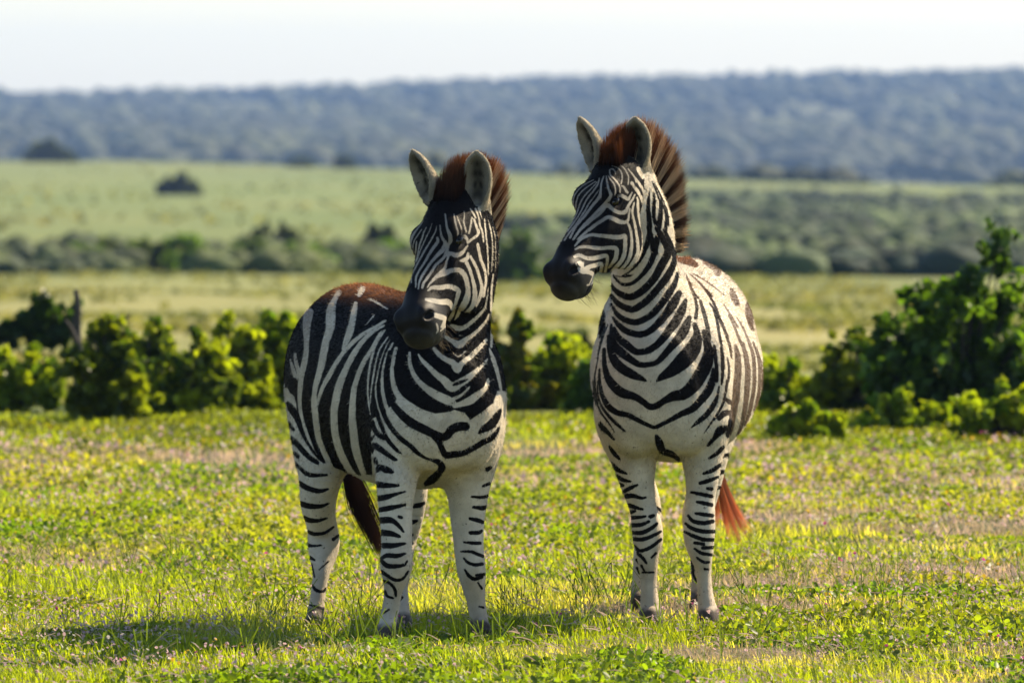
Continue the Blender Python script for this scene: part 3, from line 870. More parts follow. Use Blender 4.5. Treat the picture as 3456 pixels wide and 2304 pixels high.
def build_ground():
    ds = np.concatenate([np.linspace(1, 60, 90), np.geomspace(61, 1300, 110), np.geomspace(1330, 6200, 110)])
    us = np.concatenate([-np.geomspace(.6, .09, 14), np.linspace(-.086, .086, 150), np.geomspace(.09, .6, 14)])
    Dg, Ug = np.meshgrid(ds, us, indexing='ij')
    X = (Ug * (Dg + 25)).ravel(); Y = (Dg + CAM_Y).ravel()
    Z = terrain(X, Y)
    nr, nc = len(ds), len(us)
    i = np.arange(nr - 1)[:, None] * nc + np.arange(nc - 1)[None]
    Fq = np.stack([i, i + 1, i + nc + 1, i + nc], -1).reshape(-1, 4)
    o = mesh_from('ground', np.c_[X, Y, Z], Fq, ground_material())
    tag(o, 'sunlit green and tan grassland rising towards distant bushy hills', 'ground', kind='structure')
    d = Y - CAM_Y
    kn = [0, 40, 55, 75, 110, 230, 330, 700, 1150, 1500, 2300, 6200]
    A = np.array([[.040, .062, .010], [.045, .066, .010], [.065, .09, .014], [.13, .145, .042], [.15, .155, .05], [.11, .13, .038], [.095, .125, .036], [.105, .14, .040], [.10, .13, .042], [.04, .055, .02], [.016, .022, .010], [.015, .020, .010]])
    Bc = np.array([[.10, .095, .035], [.15, .125, .055], [.14, .135, .04], [.20, .20, .070], [.24, .215, .080], [.16, .175, .055], [.135, .155, .05], [.14, .165, .052], [.13, .145, .05], [.08, .085, .035], [.11, .115, .05], [.12, .12, .05]])
    f = lambda T: np.stack([np.interp(d, kn, T[:, k]) for k in range(3)], 1)
    set_attr(o, 'tint', f(A)); set_attr(o, 'tint2', f(Bc))
    return o
build_ground()

# ------------------------------------------------------------------ leaves and shrubs
def leaf_material(name, trans=.5, rough=.45, gloss=.06, thru=(2.3, 1.9, .45)):
    mat = bpy.data.materials.new(name)
    nt, out, N, L = nodes(mat)
    a = N('ShaderNodeAttribute', attribute_name='tint')
    d = N('ShaderNodeBsdfDiffuse'); t = N('ShaderNodeBsdfTranslucent'); g = N('ShaderNodeBsdfGlossy')
    g.inputs['Roughness'].default_value = rough
    tm = N('ShaderNodeMix', data_type='RGBA', blend_type='MULTIPLY'); tm.inputs['Factor'].default_value = 1
    tm.inputs['B'].default_value = (*thru, 1)
    L(a.outputs['Color'], tm.inputs['A'])
    m = N('ShaderNodeMixShader'); m.inputs[0].default_value = trans
    m2 = N('ShaderNodeMixShader'); m2.inputs[0].default_value = gloss
    L(a.outputs['Color'], d.inputs[0]); L(tm.outputs['Result'], t.inputs[0])
    L(d.outputs[0], m.inputs[1]); L(t.outputs[0], m.inputs[2]); L(m.outputs[0], m2.inputs[1]); L(g.outputs[0], m2.inputs[2]); L(m2.outputs[0], out.inputs[0])
    return mat
LEAF = leaf_material('leaf', .5, .4, .02, (1.9, 2.1, .4))
HERB = leaf_material('herb', .55, .4, .02, (2.3, 2.1, .40))
STRAW = leaf_material('straw', .35, .5, .0, (1.1, .95, .8))
PETAL = leaf_material('petal', .4, .5, .0, (1, 1, 1))
TUFT = leaf_material('tuft', .4, .5, .0, (1.4, 1.3, .8))
def bark_material():
    mat = bpy.data.materials.new('bark')
    nt, out, N, L = nodes(mat)
    n = N('ShaderNodeTexNoise'); n.inputs['Scale'].default_value = 9
    r = N('ShaderNodeValToRGB'); r.color_ramp.elements[0].color = (.02, .017, .015, 1); r.color_ramp.elements[1].color = (.075, .064, .056, 1)
    b = N('ShaderNodeBsdfPrincipled'); b.inputs['Roughness'].default_value = .9
    L(n.outputs['Fac'], r.inputs[0]); L(r.outputs[0], b.inputs['Base Color']); L(b.outputs[0], out.inputs[0])
    return mat
BARK = bark_material()

def leaf_quads(C, size, rs, wide=.30, nrm=None):
    """diamond leaves at centres C"""
    n = len(C)
    a = rs.normal(size=(n, 3)); a /= np.linalg.norm(a, axis=1, keepdims=True)
    b = rs.normal(size=(n, 3)) if nrm is None else nrm + rs.normal(0, .5, (n, 3))
    s = np.cross(a, b); s /= np.linalg.norm(s, axis=1, keepdims=True) + 1e-9
    L_ = (size * rs.uniform(.45, 1.6, n))[:, None]
    up = np.cross(a, s) * L_ * rs.uniform(-.16, .16, (n, 1))
    B_, T_ = C - a * L_ * .5, C + a * L_ * .5
    w = s * L_ * wide
    V = np.stack([B_, C - a * L_ * .22 + w * .82 + up, C + a * L_ * .2 + w + up, T_, C + a * L_ * .2 - w + up, C - a * L_ * .22 - w * .82 + up], 1).reshape(-1, 3)
    i = np.arange(n)[:, None] * 6
    return V, np.vstack([i + np.array([[0, 1, 2, 3]]), i + np.array([[0, 3, 4, 5]])])

def tube_mesh(paths, sides=7):
    V, Fq, off = [], [], 0
    for P, r in paths:
        P = np.asarray(P, dtype=float)
        T = np.gradient(P, axis=0); T /= np.linalg.norm(T, axis=1, keepdims=True)
        ref = np.array([.3, .9, .2])
        S = np.cross(T, ref); S /= np.linalg.norm(S, axis=1, keepdims=True); U = np.cross(T, S)
        th = np.linspace(0, 2 * math.pi, sides, endpoint=False)
        ring = P[:, None] + np.asarray(r)[:, None, None] * (np.cos(th)[None, :, None] * S[:, None] + np.sin(th)[None, :, None] * U[:, None])
        m = len(P)
        V.append(ring.reshape(-1, 3))
        i = np.arange(m - 1)[:, None] * sides + np.arange(sides)[None]
        j = np.arange(m - 1)[:, None] * sides + (np.arange(sides)[None] + 1) % sides
        Fq.append(np.stack([i, j, j + sides, i + sides], -1).reshape(-1, 4) + off)
        off += m * sides
    return np.vstack(V), np.vstack(Fq)

DARKG, MIDG, YELG, OLIVE, GREYG = np.array([.028, .055, .014]), np.array([.080, .135, .014]), np.array([.27, .29, .012]), np.array([.06, .07, .03]), np.array([.045, .055, .040])

def shrub(label, name, cat, clumps, Y0, leaf, per, c1, c2, group, seed, base=None, limbs=True, depth=1.0):
    """clumps: (x, y, r) in 2352-px units at distance Y0; leaf-filled lumps on a branching stem"""
    rs = np.random.default_rng(seed)
    m = mpp(Y0) * PX
    C = np.array([at(x * PX, y * PX, Y0) for x, y, r in clumps]); R = np.array([r * m for x, y, r in clumps])
    C[:, 1] += rs.normal(0, .5, len(C)) * np.ptp(C[:, 0]) * .35 * depth
    bx = C[:, 0].mean() if base is None else at(base * PX, 900, Y0)[0]
    bz = float(terrain(np.array([bx]), np.array([Y0]))[0])
    B0 = np.array([bx, Y0, bz])
    root = empty(name, B0)
    tag(root, label, cat, group)
    pts, tint = [], []
    for c, r in zip(C, R):
        k = max(12, int(per * (r / R.mean()) ** 2))
        sub = 7
        sc = c + rs.normal(0, .62, (sub, 3)) * r * np.array([1, 1, .9])
        wh = rs.integers(0, sub, k)
        v = rs.normal(size=(k, 3)); v /= np.linalg.norm(v, axis=1, keepdims=True)
        rad = r * rs.uniform(.22, .55, sub)[wh][:, None] * rs.uniform(.15, 1.15, (k, 1)) ** .6
        vol = sc[wh] + v * rad * np.array([1, 1, .8])
        nt = 11                                           # twigs carrying most of the leaves
        tv = rs.normal(size=(nt, 3)) + np.array([0, 0, .75]); tv /= np.linalg.norm(tv, axis=1, keepdims=True)
        tl = r * rs.uniform(.6, 1.55, (nt, 1)); t0 = c + rs.normal(0, .25, (nt, 3)) * r
        wt = rs.integers(0, nt, k); tt = rs.uniform(0, 1, (k, 1)) ** .8
        twig = t0[wt] + tv[wt] * tl[wt] * tt + rs.normal(0, 1, (k, 3)) * r * (.16 - .09 * tt)
        pts.append(np.where(rs.uniform(0, 1, (k, 1)) < .62, twig, vol))
        mixc = ((rs.uniform(.55, .95) if rs.uniform() < .5 else rs.uniform(0, .3)) + rs.uniform(-.1, .2, (k, 1))).clip(0, 1)
        tint.append((c1 * (1 - mixc) + c2 * mixc) * rs.uniform(.7, 1.3, (k, 1)))
    P = np.vstack(pts); T = np.vstack(tint)
    keep = P[:, 2] > bz + .01
    P, T = P[keep], T[keep]
    V, Fq = leaf_quads(P - B0, leaf, rs)
    fo = mesh_from('foliage', V, Fq, LEAF, root, smooth=False)
    set_attr(fo, 'tint', np.repeat(T, 6, 0))
    if limbs:
        paths = []
        for c, r in zip(C, R):
            mid = (B0 + c) / 2 + rs.normal(0, .12, 3) * r + np.array([0, 0, .1 * r])
            p = catmull([B0 + np.array([0, 0, -.05]), B0 * .8 + mid * .2 + np.array([0, 0, .1]), mid, c], 4) - B0
            w = .022 * math.sqrt(max(R.max() / .3, .3))
            paths.append((p, np.linspace(w, w * .25, len(p))))
        V, Fq = tube_mesh(paths, 6)
        mesh_from('trunk', V, Fq, BARK, root)
    return root

def lumps(xc, yb, w, h, n, seed, top=.5):
    """random lumps filling an uneven dome: centre x, base y, width, height (2352-px units)"""
    rs = np.random.default_rng(seed)
    out = []
    ph = rs.uniform(0, 6.28, 3)
    for k in range(n):
        t = rs.uniform(-1, 1)
        roof = math.sqrt(max(0, 1 - t * t * .75)) * (.80 + .13 * math.sin(5 * t + ph[0]) + .10 * math.sin(11 * t + ph[1]))
        hh = rs.uniform(.01, 1) ** .65 * roof
        r = rs.uniform(.09, .24) * min(w, h) * (1.15 - .5 * hh)
        out.append((xc + t * w * .46, yb - hh * (h - r * .6), r))
    for k in range(n // 4):                             # skirt
        out.append((xc + rs.uniform(-.46, .46) * w, yb - rs.uniform(0, .16) * h, .15 * min(w, h)))
    for k in range(max(2, n // 7)):                     # sprigs above the roof
        t = rs.uniform(-.85, .85); r = rs.uniform(.05, .09) * min(w, h)
        y0 = yb - h * math.sqrt(1 - t * t * .75) * .85
        for j in range(3):
            out.append((xc + t * w * .46 + rs.normal(0, 2) + j * rs.uniform(-2, 3), y0 - j * r * 1.1, r * (1 - .15 * j)))
    return out

GN = 'bushes behind the zebras'
NEAR = [  # label, x, base y, width, height, D, colours, lumps
    ('low yellow-green bush at the edge beside the dark-crowned small tree', 45, 920, 150, 125, 54, MIDG, YELG, 12),
    ('dense dark bush standing behind the bare dead stump', 235, 945, 150, 200, 54, DARKG, YELG * .7, 16),
    ('dark bush with bright leaf edges, right after the one at the dead stump', 335, 948, 150, 205, 55, DARKG, YELG, 16),
    ('dark green bush in the middle of the hedge, gap above it', 440, 946, 160, 175, 56, DARKG, YELG, 15),
    ('upright bush with a forked top, second from the angled zebra', 540, 940, 130, 215, 55.5, DARKG, YELG, 14),
    ('bright yellow-green bush touching the rump of the angled zebra', 632, 940, 120, 225, 54.5, MIDG, YELG, 15),
    ('brown-topped bush just behind the neck of the angled zebra', 1170, 945, 130, 240, 56, MIDG * .7, np.array([.13, .11, .02]), 15),
    ('low leafy bush in the gap between the two zebras', 1270, 948, 170, 165, 55, MIDG, YELG, 16),
    ('dark low bush touching the shoulder of the head-on zebra', 1365, 950, 110, 130, 56, DARKG, MIDG, 10),
    ('yellowish bush at the flank of the head-on zebra', 1790, 962, 130, 135, 55, MIDG, YELG, 12),
    ('dark rounded bush in front of the big dark tree', 1960, 985, 170, 215, 53.5, DARKG, YELG * .6, 18),
    ('low bright sprawling shrub near the flank of the head-on zebra', 1850, 1000, 150, 70, 51, MIDG, YELG, 9),
    ('low yellow-green shrub at the foot of the big dark tree', 2090, 1000, 170, 100, 51.5, MIDG, YELG, 10),
    ('leafy low shrub at the corner under the big dark tree', 2295, 1003, 170, 120, 51.5, MIDG, YELG, 11),
]
for k, (lb, x, yb, w, h, D_, c1, c2, n) in enumerate(NEAR):
    shrub(lb, 'bush', 'bush', lumps(x, yb + 8, w * 1.08, h * 1.1, int(n * 2.4), 40 + k), D_ + (-.9, -2.9, -1.6, -3.4, -2.2)[k % 5] + CAM_Y, .055, 170, c1, c2, GN, 60 + k)
big = lumps(2190, 985, 400, 335, 36, 5) + [(2230, 640, 32), (2240, 690, 30), (2290, 560, 34), (2300, 610, 30), (2165, 680, 36), (2110, 690, 34), (2320, 690, 44), (2255, 740, 50), (2140, 760, 50)]
shrub('tall dark tree with upright sprigs at the right edge of the meadow', 'broadleaf_tree', 'tree', big, 50.8 + CAM_Y, .06, 260, DARKG, MIDG * 1.1, None, 3, base=2210)
shrub('small tree with a round dark crown on a thin trunk behind the bushes', 'broadleaf_tree', 'tree', [(95, 725, 34), (70, 745, 38), (125, 745, 40), (95, 760, 40), (30, 765, 28), (150, 760, 26), (10, 770, 24)], 62 + CAM_Y, .07, 600, DARKG * .7, DARKG, None, 4, base=85, depth=.4)

# dead stump with bare arms
rt = empty('dead_tree', (0, 0, 0))
Yd = 52.2 + CAM_Y
bz = at(175 * PX, 945 * PX, Yd)
rt.location = bz
def ptr(*rows): return np.array([at(x * PX, y * PX, Yd + dy) for x, y, dy in rows]) - bz
paths = [(catmull(ptr((178, 948, 0), (180, 860, 0), (176, 760, .05), (178, 700, 0), (174, 665, 0)), 5), None),
         (catmull(ptr((180, 850, 0), (205, 790, .1), (225, 745, .1), (262, 728, .15)), 5), None),
         (catmull(ptr((262, 728, .15), (285, 733, .2), (300, 722, .2)), 5), None),
         (catmull(ptr((178, 790, 0), (160, 750, -.1), (150, 735, -.1)), 5), None)]
rad = [.045, .030, .016, .02]
V, Fq = tube_mesh([(p, np.linspace(r, r * .35, len(p))) for (p, _), r in zip(paths, rad)])
mesh_from('trunk', V, Fq, BARK, rt)
tag(rt, 'bare grey dead tree stump with a bent side branch among the bushes', 'tree')

# ------------------------------------------------------------------ lumpy far bushes
def blob_batch(C, R, squash, rs, rough=.35, sub=2):
    """many small lumpy domes in one mesh"""
    bm = bmesh.new(); bmesh.ops.create_icosphere(bm, subdivisions=sub, radius=1.0)
    bv = np.array([v.co[:] for v in bm.verts]); bf = np.array([[v.index for v in f.verts] for f in bm.faces]); bm.free()
    n, m = len(C), len(bv)
    nz = 1 + rough * (rs.uniform(-1, 1, (n, m, 1)))
    V = C[:, None] + bv[None] * nz * (R[:, None, None] * np.array([1, 1, squash]))
    Fq = (bf[None] + np.arange(n)[:, None, None] * m).reshape(-1, 3)
    return V.reshape(-1, 3), Fq, m
def foliage_material(name):
    mat = bpy.data.materials.new(name)
    nt, out, N, L = nodes(mat)
    a = N('ShaderNodeAttribute', attribute_name='tint')
    b = N('ShaderNodeBsdfPrincipled'); b.inputs['Roughness'].default_value = .8; b.inputs['Specular IOR Level'].default_value = .15
    L(a.outputs['Color'], b.inputs['Base Color']); L(b.outputs[0], out.inputs[0])
    return mat
FAR = foliage_material('far foliage')

def field_points(n, d0, d1, u0, u1, rs, dens=None, logd=True):
    u = rs.uniform(u0, u1, n)
    d = np.exp(rs.uniform(math.log(d0), math.log(d1), n)) if logd else rs.uniform(d0, d1, n)
    X, Y = u * .0645 * d, d + CAM_Y
    if dens is not None:
        k = rs.uniform(0, 1, n) < dens(X, Y, u, d)
        X, Y, u, d = X[k], Y[k], u[k], d[k]
    return X, Y, u, d

def far_thicket(name, label, n, d0, d1, u0, u1, r0, r1, dens, cols, seed, squash=.75, rough=.35, sub=2):
    rs = np.random.default_rng(seed)
    X, Y, u, d = field_points(n, d0, d1, u0, u1, rs, dens)
    R = r0 + (r1 - r0) * rs.uniform(0, 1, len(X)) ** 2.2
    Z = terrain(X, Y)
    V, Fq, m = blob_batch(np.c_[X, Y, Z + R * squash * .45], R, squash, rs, rough, sub)
    o = mesh_from(name, V, Fq, FAR, smooth=False, loop=3)
    pt = vnoise(np.c_[X / (d0 * .012), Y / (d0 * .07)], seed + 70)
    mix = (.55 * rs.uniform(0, 1, (len(X), 1)) ** 1.3 + .75 * smoothstep(.35, .75, pt)[:, None] - .25 * ((R - r0) / (r1 - r0))[:, None]).clip(0, 1)
    T = (cols[0] * (1 - mix) + cols[1] * mix) * rs.uniform(.7, 1.3, (len(X), 1))
    set_attr(o, 'tint', np.repeat(T, m, 0))
    tag(o, label, 'vegetation', kind='stuff')
    return o

far_thicket('hill_thicket', 'bush cover on the hazy blue hills along the skyline', 17000, 2250, 4500, -1.35, 1.35, 1.8, 8.0,
            lambda X, Y, u, d: .05 + .95 * smoothstep(.36, .60, vnoise(np.c_[X / 45, Y / 200], 8) * .55 + vnoise(np.c_[X / 130, Y / 500], 18) * .45), (np.array([.013, .020, .009]), np.array([.05, .06, .022])), 21, sub=1)
far_thicket('ridge_trees', 'trees standing along the crest of the far hills', 800, 4380, 4560, -1.35, 1.35, 3, 8, None, (np.array([.012, .018, .008]), np.array([.03, .04, .016])), 22)
far_thicket('slope_thicket', 'grey-green thicket covering the slope behind the head-on zebra', 30000, 240, 820, -.10, 1.35, .28, 1.05,
            lambda X, Y, u, d: (.12 + .88 * smoothstep(.40, .58, vnoise(np.c_[X / 3.2, Y / 26], 9) * .6 + vnoise(np.c_[X / 9, Y / 60], 19) * .4)) * smoothstep(-.08, .10, u) * np.where(u > .28, smoothstep(900, 560, d - 240 * smoothstep(.25, .8, u)), smoothstep(470, 420, d)),
            (np.array([.012, .024, .014]), np.array([.080, .112, .042])), 23, squash=.6, rough=.6, sub=1)
far_thicket('valley_bushes', 'line of dark bush where the green slope meets the hills', 2600, 1050, 1250, -1.2, 1.35, .8, 2.2,
            lambda X, Y, u, d: smoothstep(.5, .62, vnoise(np.c_[X / 9, Y / 30], 10)) * smoothstep(-.5, .5, u), (np.array([.020, .028, .013]), np.array([.05, .062, .026])), 24)

far_thicket('scrub_belt', 'low green scrub running along the foot of the green slope', 5000, 226, 300, -1.3, .12, .25, .7,
            lambda X, Y, u, d: smoothstep(.36, .56, vnoise(np.c_[X / 2.5, Y / 14], 12)), (np.array([.03, .045, .018]), np.array([.085, .11, .03])), 25, rough=.5, sub=1)
# single bushes one can count on the green slope and along its foot
GF = 'bushes on the green slope'
SINGLE = [  # label, x, base y, width, height, D, colours
    ('wide dark bush on the skyline of the green slope, farthest up', 115, 377, 105, 46, 1060, GREYG * .6, GREYG),
    ('lone round dark bush in the middle of the green slope', 413, 457, 92, 50, 640, GREYG * .6, GREYG),
    ('small bush on the crest of the slope above the angled zebra\'s rump', 790, 397, 44, 32, 1050, GREYG * .7, GREYG),
    ('faint low bush on the crest left of the small round one', 690, 389, 60, 20, 1070, GREYG, OLIVE),
    ('dark bush with a rounded top above the hedge line below the slope', 628, 583, 130, 58, 290, GREYG * .6, GREYG),
    ('dark low bush beside the head of the angled zebra, below the slope', 872, 566, 70, 44, 300, GREYG * .6, GREYG),
    ('dark bush directly behind the muzzle of the head-on zebra', 1200, 662, 150, 110, 215, DARKG, MIDG),
    ('small dark bush in the meadow gap between the zebras', 1330, 836, 95, 60, 78, DARKG * .8, GREYG * .7),
]
ROWB = [(25, 622, 80, 42), (95, 628, 100, 48), (195, 612, 90, 50), (260, 620, 130, 70), (345, 618, 110, 66), (420, 612, 130, 72), (500, 625, 120, 56), (570, 618, 90, 64), (690, 628, 110, 66), (760, 640, 130, 72), (845, 640, 120, 64), (910, 632, 110, 76), (330, 640, 120, 40), (450, 646, 110, 46), (600, 640, 110, 40)]
for k, (lb, x, yb, w, h, D_, c1, c2) in enumerate(SINGLE):
    shrub(lb, 'bush', 'bush', lumps(x, yb, w, h * 1.12, 26, 140 + k), D_ + CAM_Y, .09 * D_ / 55 * .40, 200, c1, c2, GF, 160 + k, limbs=D_ < 400, depth=.6)
ROWL = ['pale', 'low dark', 'small dark', 'broad dark-topped', 'bright green-topped', 'tall pale', 'grey-green', 'dark grey', 'soft green', 'bright rounded', 'bluish green', 'tall grey', 'low pale front', 'short dull front', 'low green front']
ROWN = ['at the very edge of the frame', 'next to the edge of the frame', 'after the gap in the row', 'under the lone round slope bush', 'below the lone round slope bush', 'right of the lone slope bush',
        'left of the dark rounded bush', 'under the dark rounded bush', 'right of the dark rounded bush', 'above the rump of the angled zebra', 'left of the angled zebra\'s muzzle', 'touching the angled zebra\'s head', 'in front of the row', 'left of the dark rounded bush', 'under the dark rounded bush']
for k, (x, yb, w, h) in enumerate(ROWB):
    shrub('%s bush %s below the green slope' % (ROWL[k], ROWN[k]), 'bush', 'bush', lumps(x, yb, w * 1.25, h, 22, 240 + k), 244 + CAM_Y + (k % 4) * 4, .16, 300,
          [GREYG * .8, OLIVE * .7, MIDG * .9][k % 3], [OLIVE * 1.3, MIDG * 1.2, MIDG * 1.5][k % 3], 'bushes in a row at the foot of the slope', 260 + k, limbs=True, depth=.6)

# ------------------------------------------------------------------ meadow: herbs, grass, flowers
def field_tufts():
    """loose tufts in the open fields behind the bushes"""
    rs = np.random.default_rng(77)
    Vs, Ts, Fs = [], [], []
    for n, d0, d1, sz in ((26000, 54, 100, .09), (16000, 100, 235, .18), (5000, 300, 1080, .5)):
        X, Y, u, d = field_points(n, d0, d1, -1.3, 1.3, rs, lambda X, Y, u, d: smoothstep(.40, .64, vnoise(np.c_[X / (d0 * .03), Y / (d0 * .16)], 51) * .6 + vnoise(np.c_[X / (d0 * .008), Y / (d0 * .05)], 52) * .4))
        k = len(X)
        C = np.c_[X, Y, terrain(X, Y) + sz * .25 * rs.uniform(.2, 1, k)]
        V, Q = leaf_quads(C, sz, rs, nrm=np.tile(np.array([0, -1.0, .4]), (k, 1))); Fs.append(Q + sum(map(len, Vs)))
        g = vnoise(np.c_[X / (d0 * .05), Y / (d0 * .2)], 53)[:, None]
        T = (np.array([.14, .175, .05]) * (1 - g) + np.array([.25, .23, .09]) * g) * rs.uniform(.75, 1.2, (k, 1))
        Vs.append(V); Ts.append(np.repeat(T, 6, 0))
    V = np.vstack(Vs)
    o = mesh_from('field_tufts', V, np.vstack(Fs), TUFT, smooth=False); set_attr(o, 'tint', np.vstack(Ts))
    tag(o, 'scattered grass tufts in the open fields behind the bushes', 'grass', kind='stuff')
field_tufts()

def meadow():
    rs = np.random.default_rng(99)
    def scatter(n, d0, d1, pw=1.0):
        d = d0 + (d1 - d0) * rs.uniform(0, 1, n) ** pw
        X = rs.uniform(-1.7, 1.7, n) * .0645 * d
        return X, d + CAM_Y, d
    # broad-leaved herbs
    Vs, Ts, Fs = [], [], []
    for (n, d0, d1, sz) in ((125000, 26.2, 32.5, .026), (90000, 32.5, 40, .025), (80000, 40, 52, .030)):
        X, Y, d = scatter(n, d0, d1)
        p = np.c_[X, Y]
        pn = vnoise(p / .45, 31) * .6 + vnoise(p / 1.7, 32) * .4
        k = rs.uniform(0, 1, n) < smoothstep(.30, .52, pn)
        X, Y, d, pn = X[k], Y[k], d[k], pn[k]
        h = rs.uniform(.005, 1, len(X)) ** 1.4 * (.012 + .085 * smoothstep(.4, .78, pn)) * (1 if d0 < 40 else .9)
        C = np.c_[X, Y, terrain(X, Y) + h]
        V, Q = leaf_quads(C, sz, rs, nrm=np.tile(np.array([0, 0, 1.0]), (len(X), 1))); Fs.append(Q + sum(map(len, Vs)))
        g = (vnoise(np.c_[X, Y] / .8, 33) * (.35 + .65 * smoothstep(28.5, 32.5, d)))[:, None]
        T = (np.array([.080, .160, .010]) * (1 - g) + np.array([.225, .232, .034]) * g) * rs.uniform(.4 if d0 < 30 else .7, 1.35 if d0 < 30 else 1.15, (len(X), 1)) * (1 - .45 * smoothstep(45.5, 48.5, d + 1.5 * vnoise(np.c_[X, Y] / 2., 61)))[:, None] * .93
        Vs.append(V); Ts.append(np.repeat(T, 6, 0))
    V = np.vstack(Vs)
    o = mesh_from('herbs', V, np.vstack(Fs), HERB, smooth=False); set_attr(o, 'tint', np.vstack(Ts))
    tag(o, 'low leafy green ground herbs covering the meadow around the hooves', 'ground cover', kind='stuff')
    # grass blades, green and straw
    Vs, Ts, Fs = [], [], []
    Vd, Td = [], []
    for (n, d0, d1, w) in ((80000, 26.2, 33, .0048), (66000, 33, 41, .0070), (52000, 41, 52.5, .010)):
        X, Y, d = scatter(n, d0, d1)
        p = np.c_[X, Y]
        dry = .9 * smoothstep(.40, .80, vnoise(p / np.array([2.2, 1.1]), 35) * .7 + vnoise(p / .5, 45) * .3 + .34 * smoothstep(39, 43, d) * smoothstep(48, 45, d) - .5 * smoothstep(46, 49, d) - .10 * smoothstep(33, 29, d))
        hh = rs.uniform(.25, 1, n) * (.025 + .06 * vnoise(p / .9, 36)) * (1 - .3 * dry)
        b = np.c_[X, Y, terrain(X, Y)]
        a = rs.uniform(0, 2 * math.pi, n)
        ln = np.c_[np.cos(a), np.sin(a), np.zeros(n)]
        sd = np.c_[-np.sin(a), np.cos(a), np.zeros(n)] * w * .5
        tip = b + ln * (hh * rs.uniform(.2, .9, n))[:, None] + np.c_[np.zeros((n, 2)), hh]
        mid = b * .5 + tip * .5 + np.c_[np.zeros((n, 2)), hh * .14]
        V = np.stack([b - sd, b + sd, mid + sd * .8, mid - sd * .8, mid - sd * .8, mid + sd * .8, tip + sd * .1, tip - sd * .1], 1).reshape(-1, 3)
        T = (np.array([.17, .22, .016]) * (1 - dry[:, None]) + np.array([.60, .46, .37]) * dry[:, None]) * rs.uniform(.6, 1.4, (n, 1))
        k8 = np.repeat(dry > .42, 8)
        Vd.append(V[k8]); Td.append(np.repeat(T, 8, 0)[k8])
        Vs.append(V[~k8]); Ts.append(np.repeat(T, 8, 0)[~k8])
    n = 6000
    X, Y, d = scatter(n, 26.6, 36); a = rs.uniform(0, 2 * math.pi, n); L_ = rs.uniform(.02, .075, n)
    b = np.c_[X, Y, terrain(X, Y) + rs.uniform(.01, .06, n)]
    dr = np.c_[np.cos(a), np.sin(a), rs.uniform(-.2, .7, n)] * L_[:, None]
    sd = np.tile(np.array([[.0012, 0, .0016]]), (n, 1)); md = b + dr * .5 + np.array([0, 0, .004]); tip = b + dr
    Vd.append(np.stack([b - sd, b + sd, md + sd, md - sd, md - sd, md + sd, tip + sd * .4, tip - sd * .4], 1).reshape(-1, 3))
    Td.append(np.repeat(np.array([.56, .45, .38]) * rs.uniform(.5, 1.2, (n, 1)), 8, 0))
    n = 420
    X, Y, d = scatter(n, 26.8, 34); L_ = rs.uniform(.10, .24, n)
    b = np.c_[X, Y, terrain(X, Y)]
    for br in range(5):
        u0 = (0 if br == 0 else rs.uniform(.3, .8, (n, 1)))
        st = b + np.c_[np.zeros((n, 2)), L_] * u0
        dr = np.c_[rs.normal(0, .25 if br == 0 else .7, (n, 2)), np.ones(n)] * (L_ * (1 if br == 0 else .4))[:, None]
        sd = np.tile(np.array([[.0012, 0, 0]]), (n, 1)); md = st + dr * .5; tip = st + dr
        Vs.append(np.stack([st - sd, st + sd, md + sd, md - sd, md - sd, md + sd, tip + sd * 1.6, tip - sd * 1.6], 1).reshape(-1, 3))
        Ts.append(np.repeat(np.array([.07, .11, .02]) * rs.uniform(.5, 1.3, (n, 1)), 8, 0))
    V = np.vstack(Vs)
    o = mesh_from('grass', V, np.arange(len(V)).reshape(-1, 4), HERB, smooth=False); set_attr(o, 'tint', np.vstack(Ts))
    tag(o, 'short green and straw-coloured grass growing across the meadow', 'grass', kind='stuff')
    V = np.vstack(Vd)
    o = mesh_from('dry_grass', V, np.arange(len(V)).reshape(-1, 4), STRAW, smooth=False); set_attr(o, 'tint', np.vstack(Td))
    tag(o, 'patches of dry pinkish straw among the green meadow grass', 'grass', kind='stuff')
    # small flowers
    Vs, Ts, Fs = [], [], []
    for (n, d0, d1, sz) in ((9500, 26.2, 33, .011), (8000, 33, 41, .015), (5000, 41, 49, .02)):
        X, Y, d = scatter(n, d0, d1)
        p = np.c_[X, Y]
        k = rs.uniform(0, 1, n) < smoothstep(.42, .62, vnoise(p / np.array([.9, .6]), 37))
        X, Y, p = X[k], Y[k], p[k]; n = len(X)
        C = np.c_[X, Y, terrain(X, Y) + rs.uniform(.02, .09, n)]
        for sub in range(2):
            V, Q = leaf_quads(C + rs.normal(0, sz * .25, (n, 3)), sz, rs, .38, nrm=np.tile(np.array([0, 0, 1.0]), (n, 1))); Fs.append(Q + sum(map(len, Vs)))
            Vs.append(V)
            w = rs.uniform(0, 1, n) if sub == 0 else w
            T = np.where((w < .62)[:, None], np.array([[.62, .42, .43]]), np.where((w < .86)[:, None], np.array([[.55, .50, .42]]), np.where((w < .97)[:, None], np.array([[.55, .36, .03]]), np.array([[.45, .06, .25]]))))
            Ts.append(np.repeat(T * rs.uniform(.7, 1.2, (n, 1)), 6, 0))
    V = np.vstack(Vs)
    o = mesh_from('wildflowers', V, np.vstack(Fs), PETAL, smooth=False); set_attr(o, 'tint', np.vstack(Ts))
    tag(o, 'tiny pink, white and yellow flowers scattered through the meadow', 'flowers', kind='stuff')
meadow()

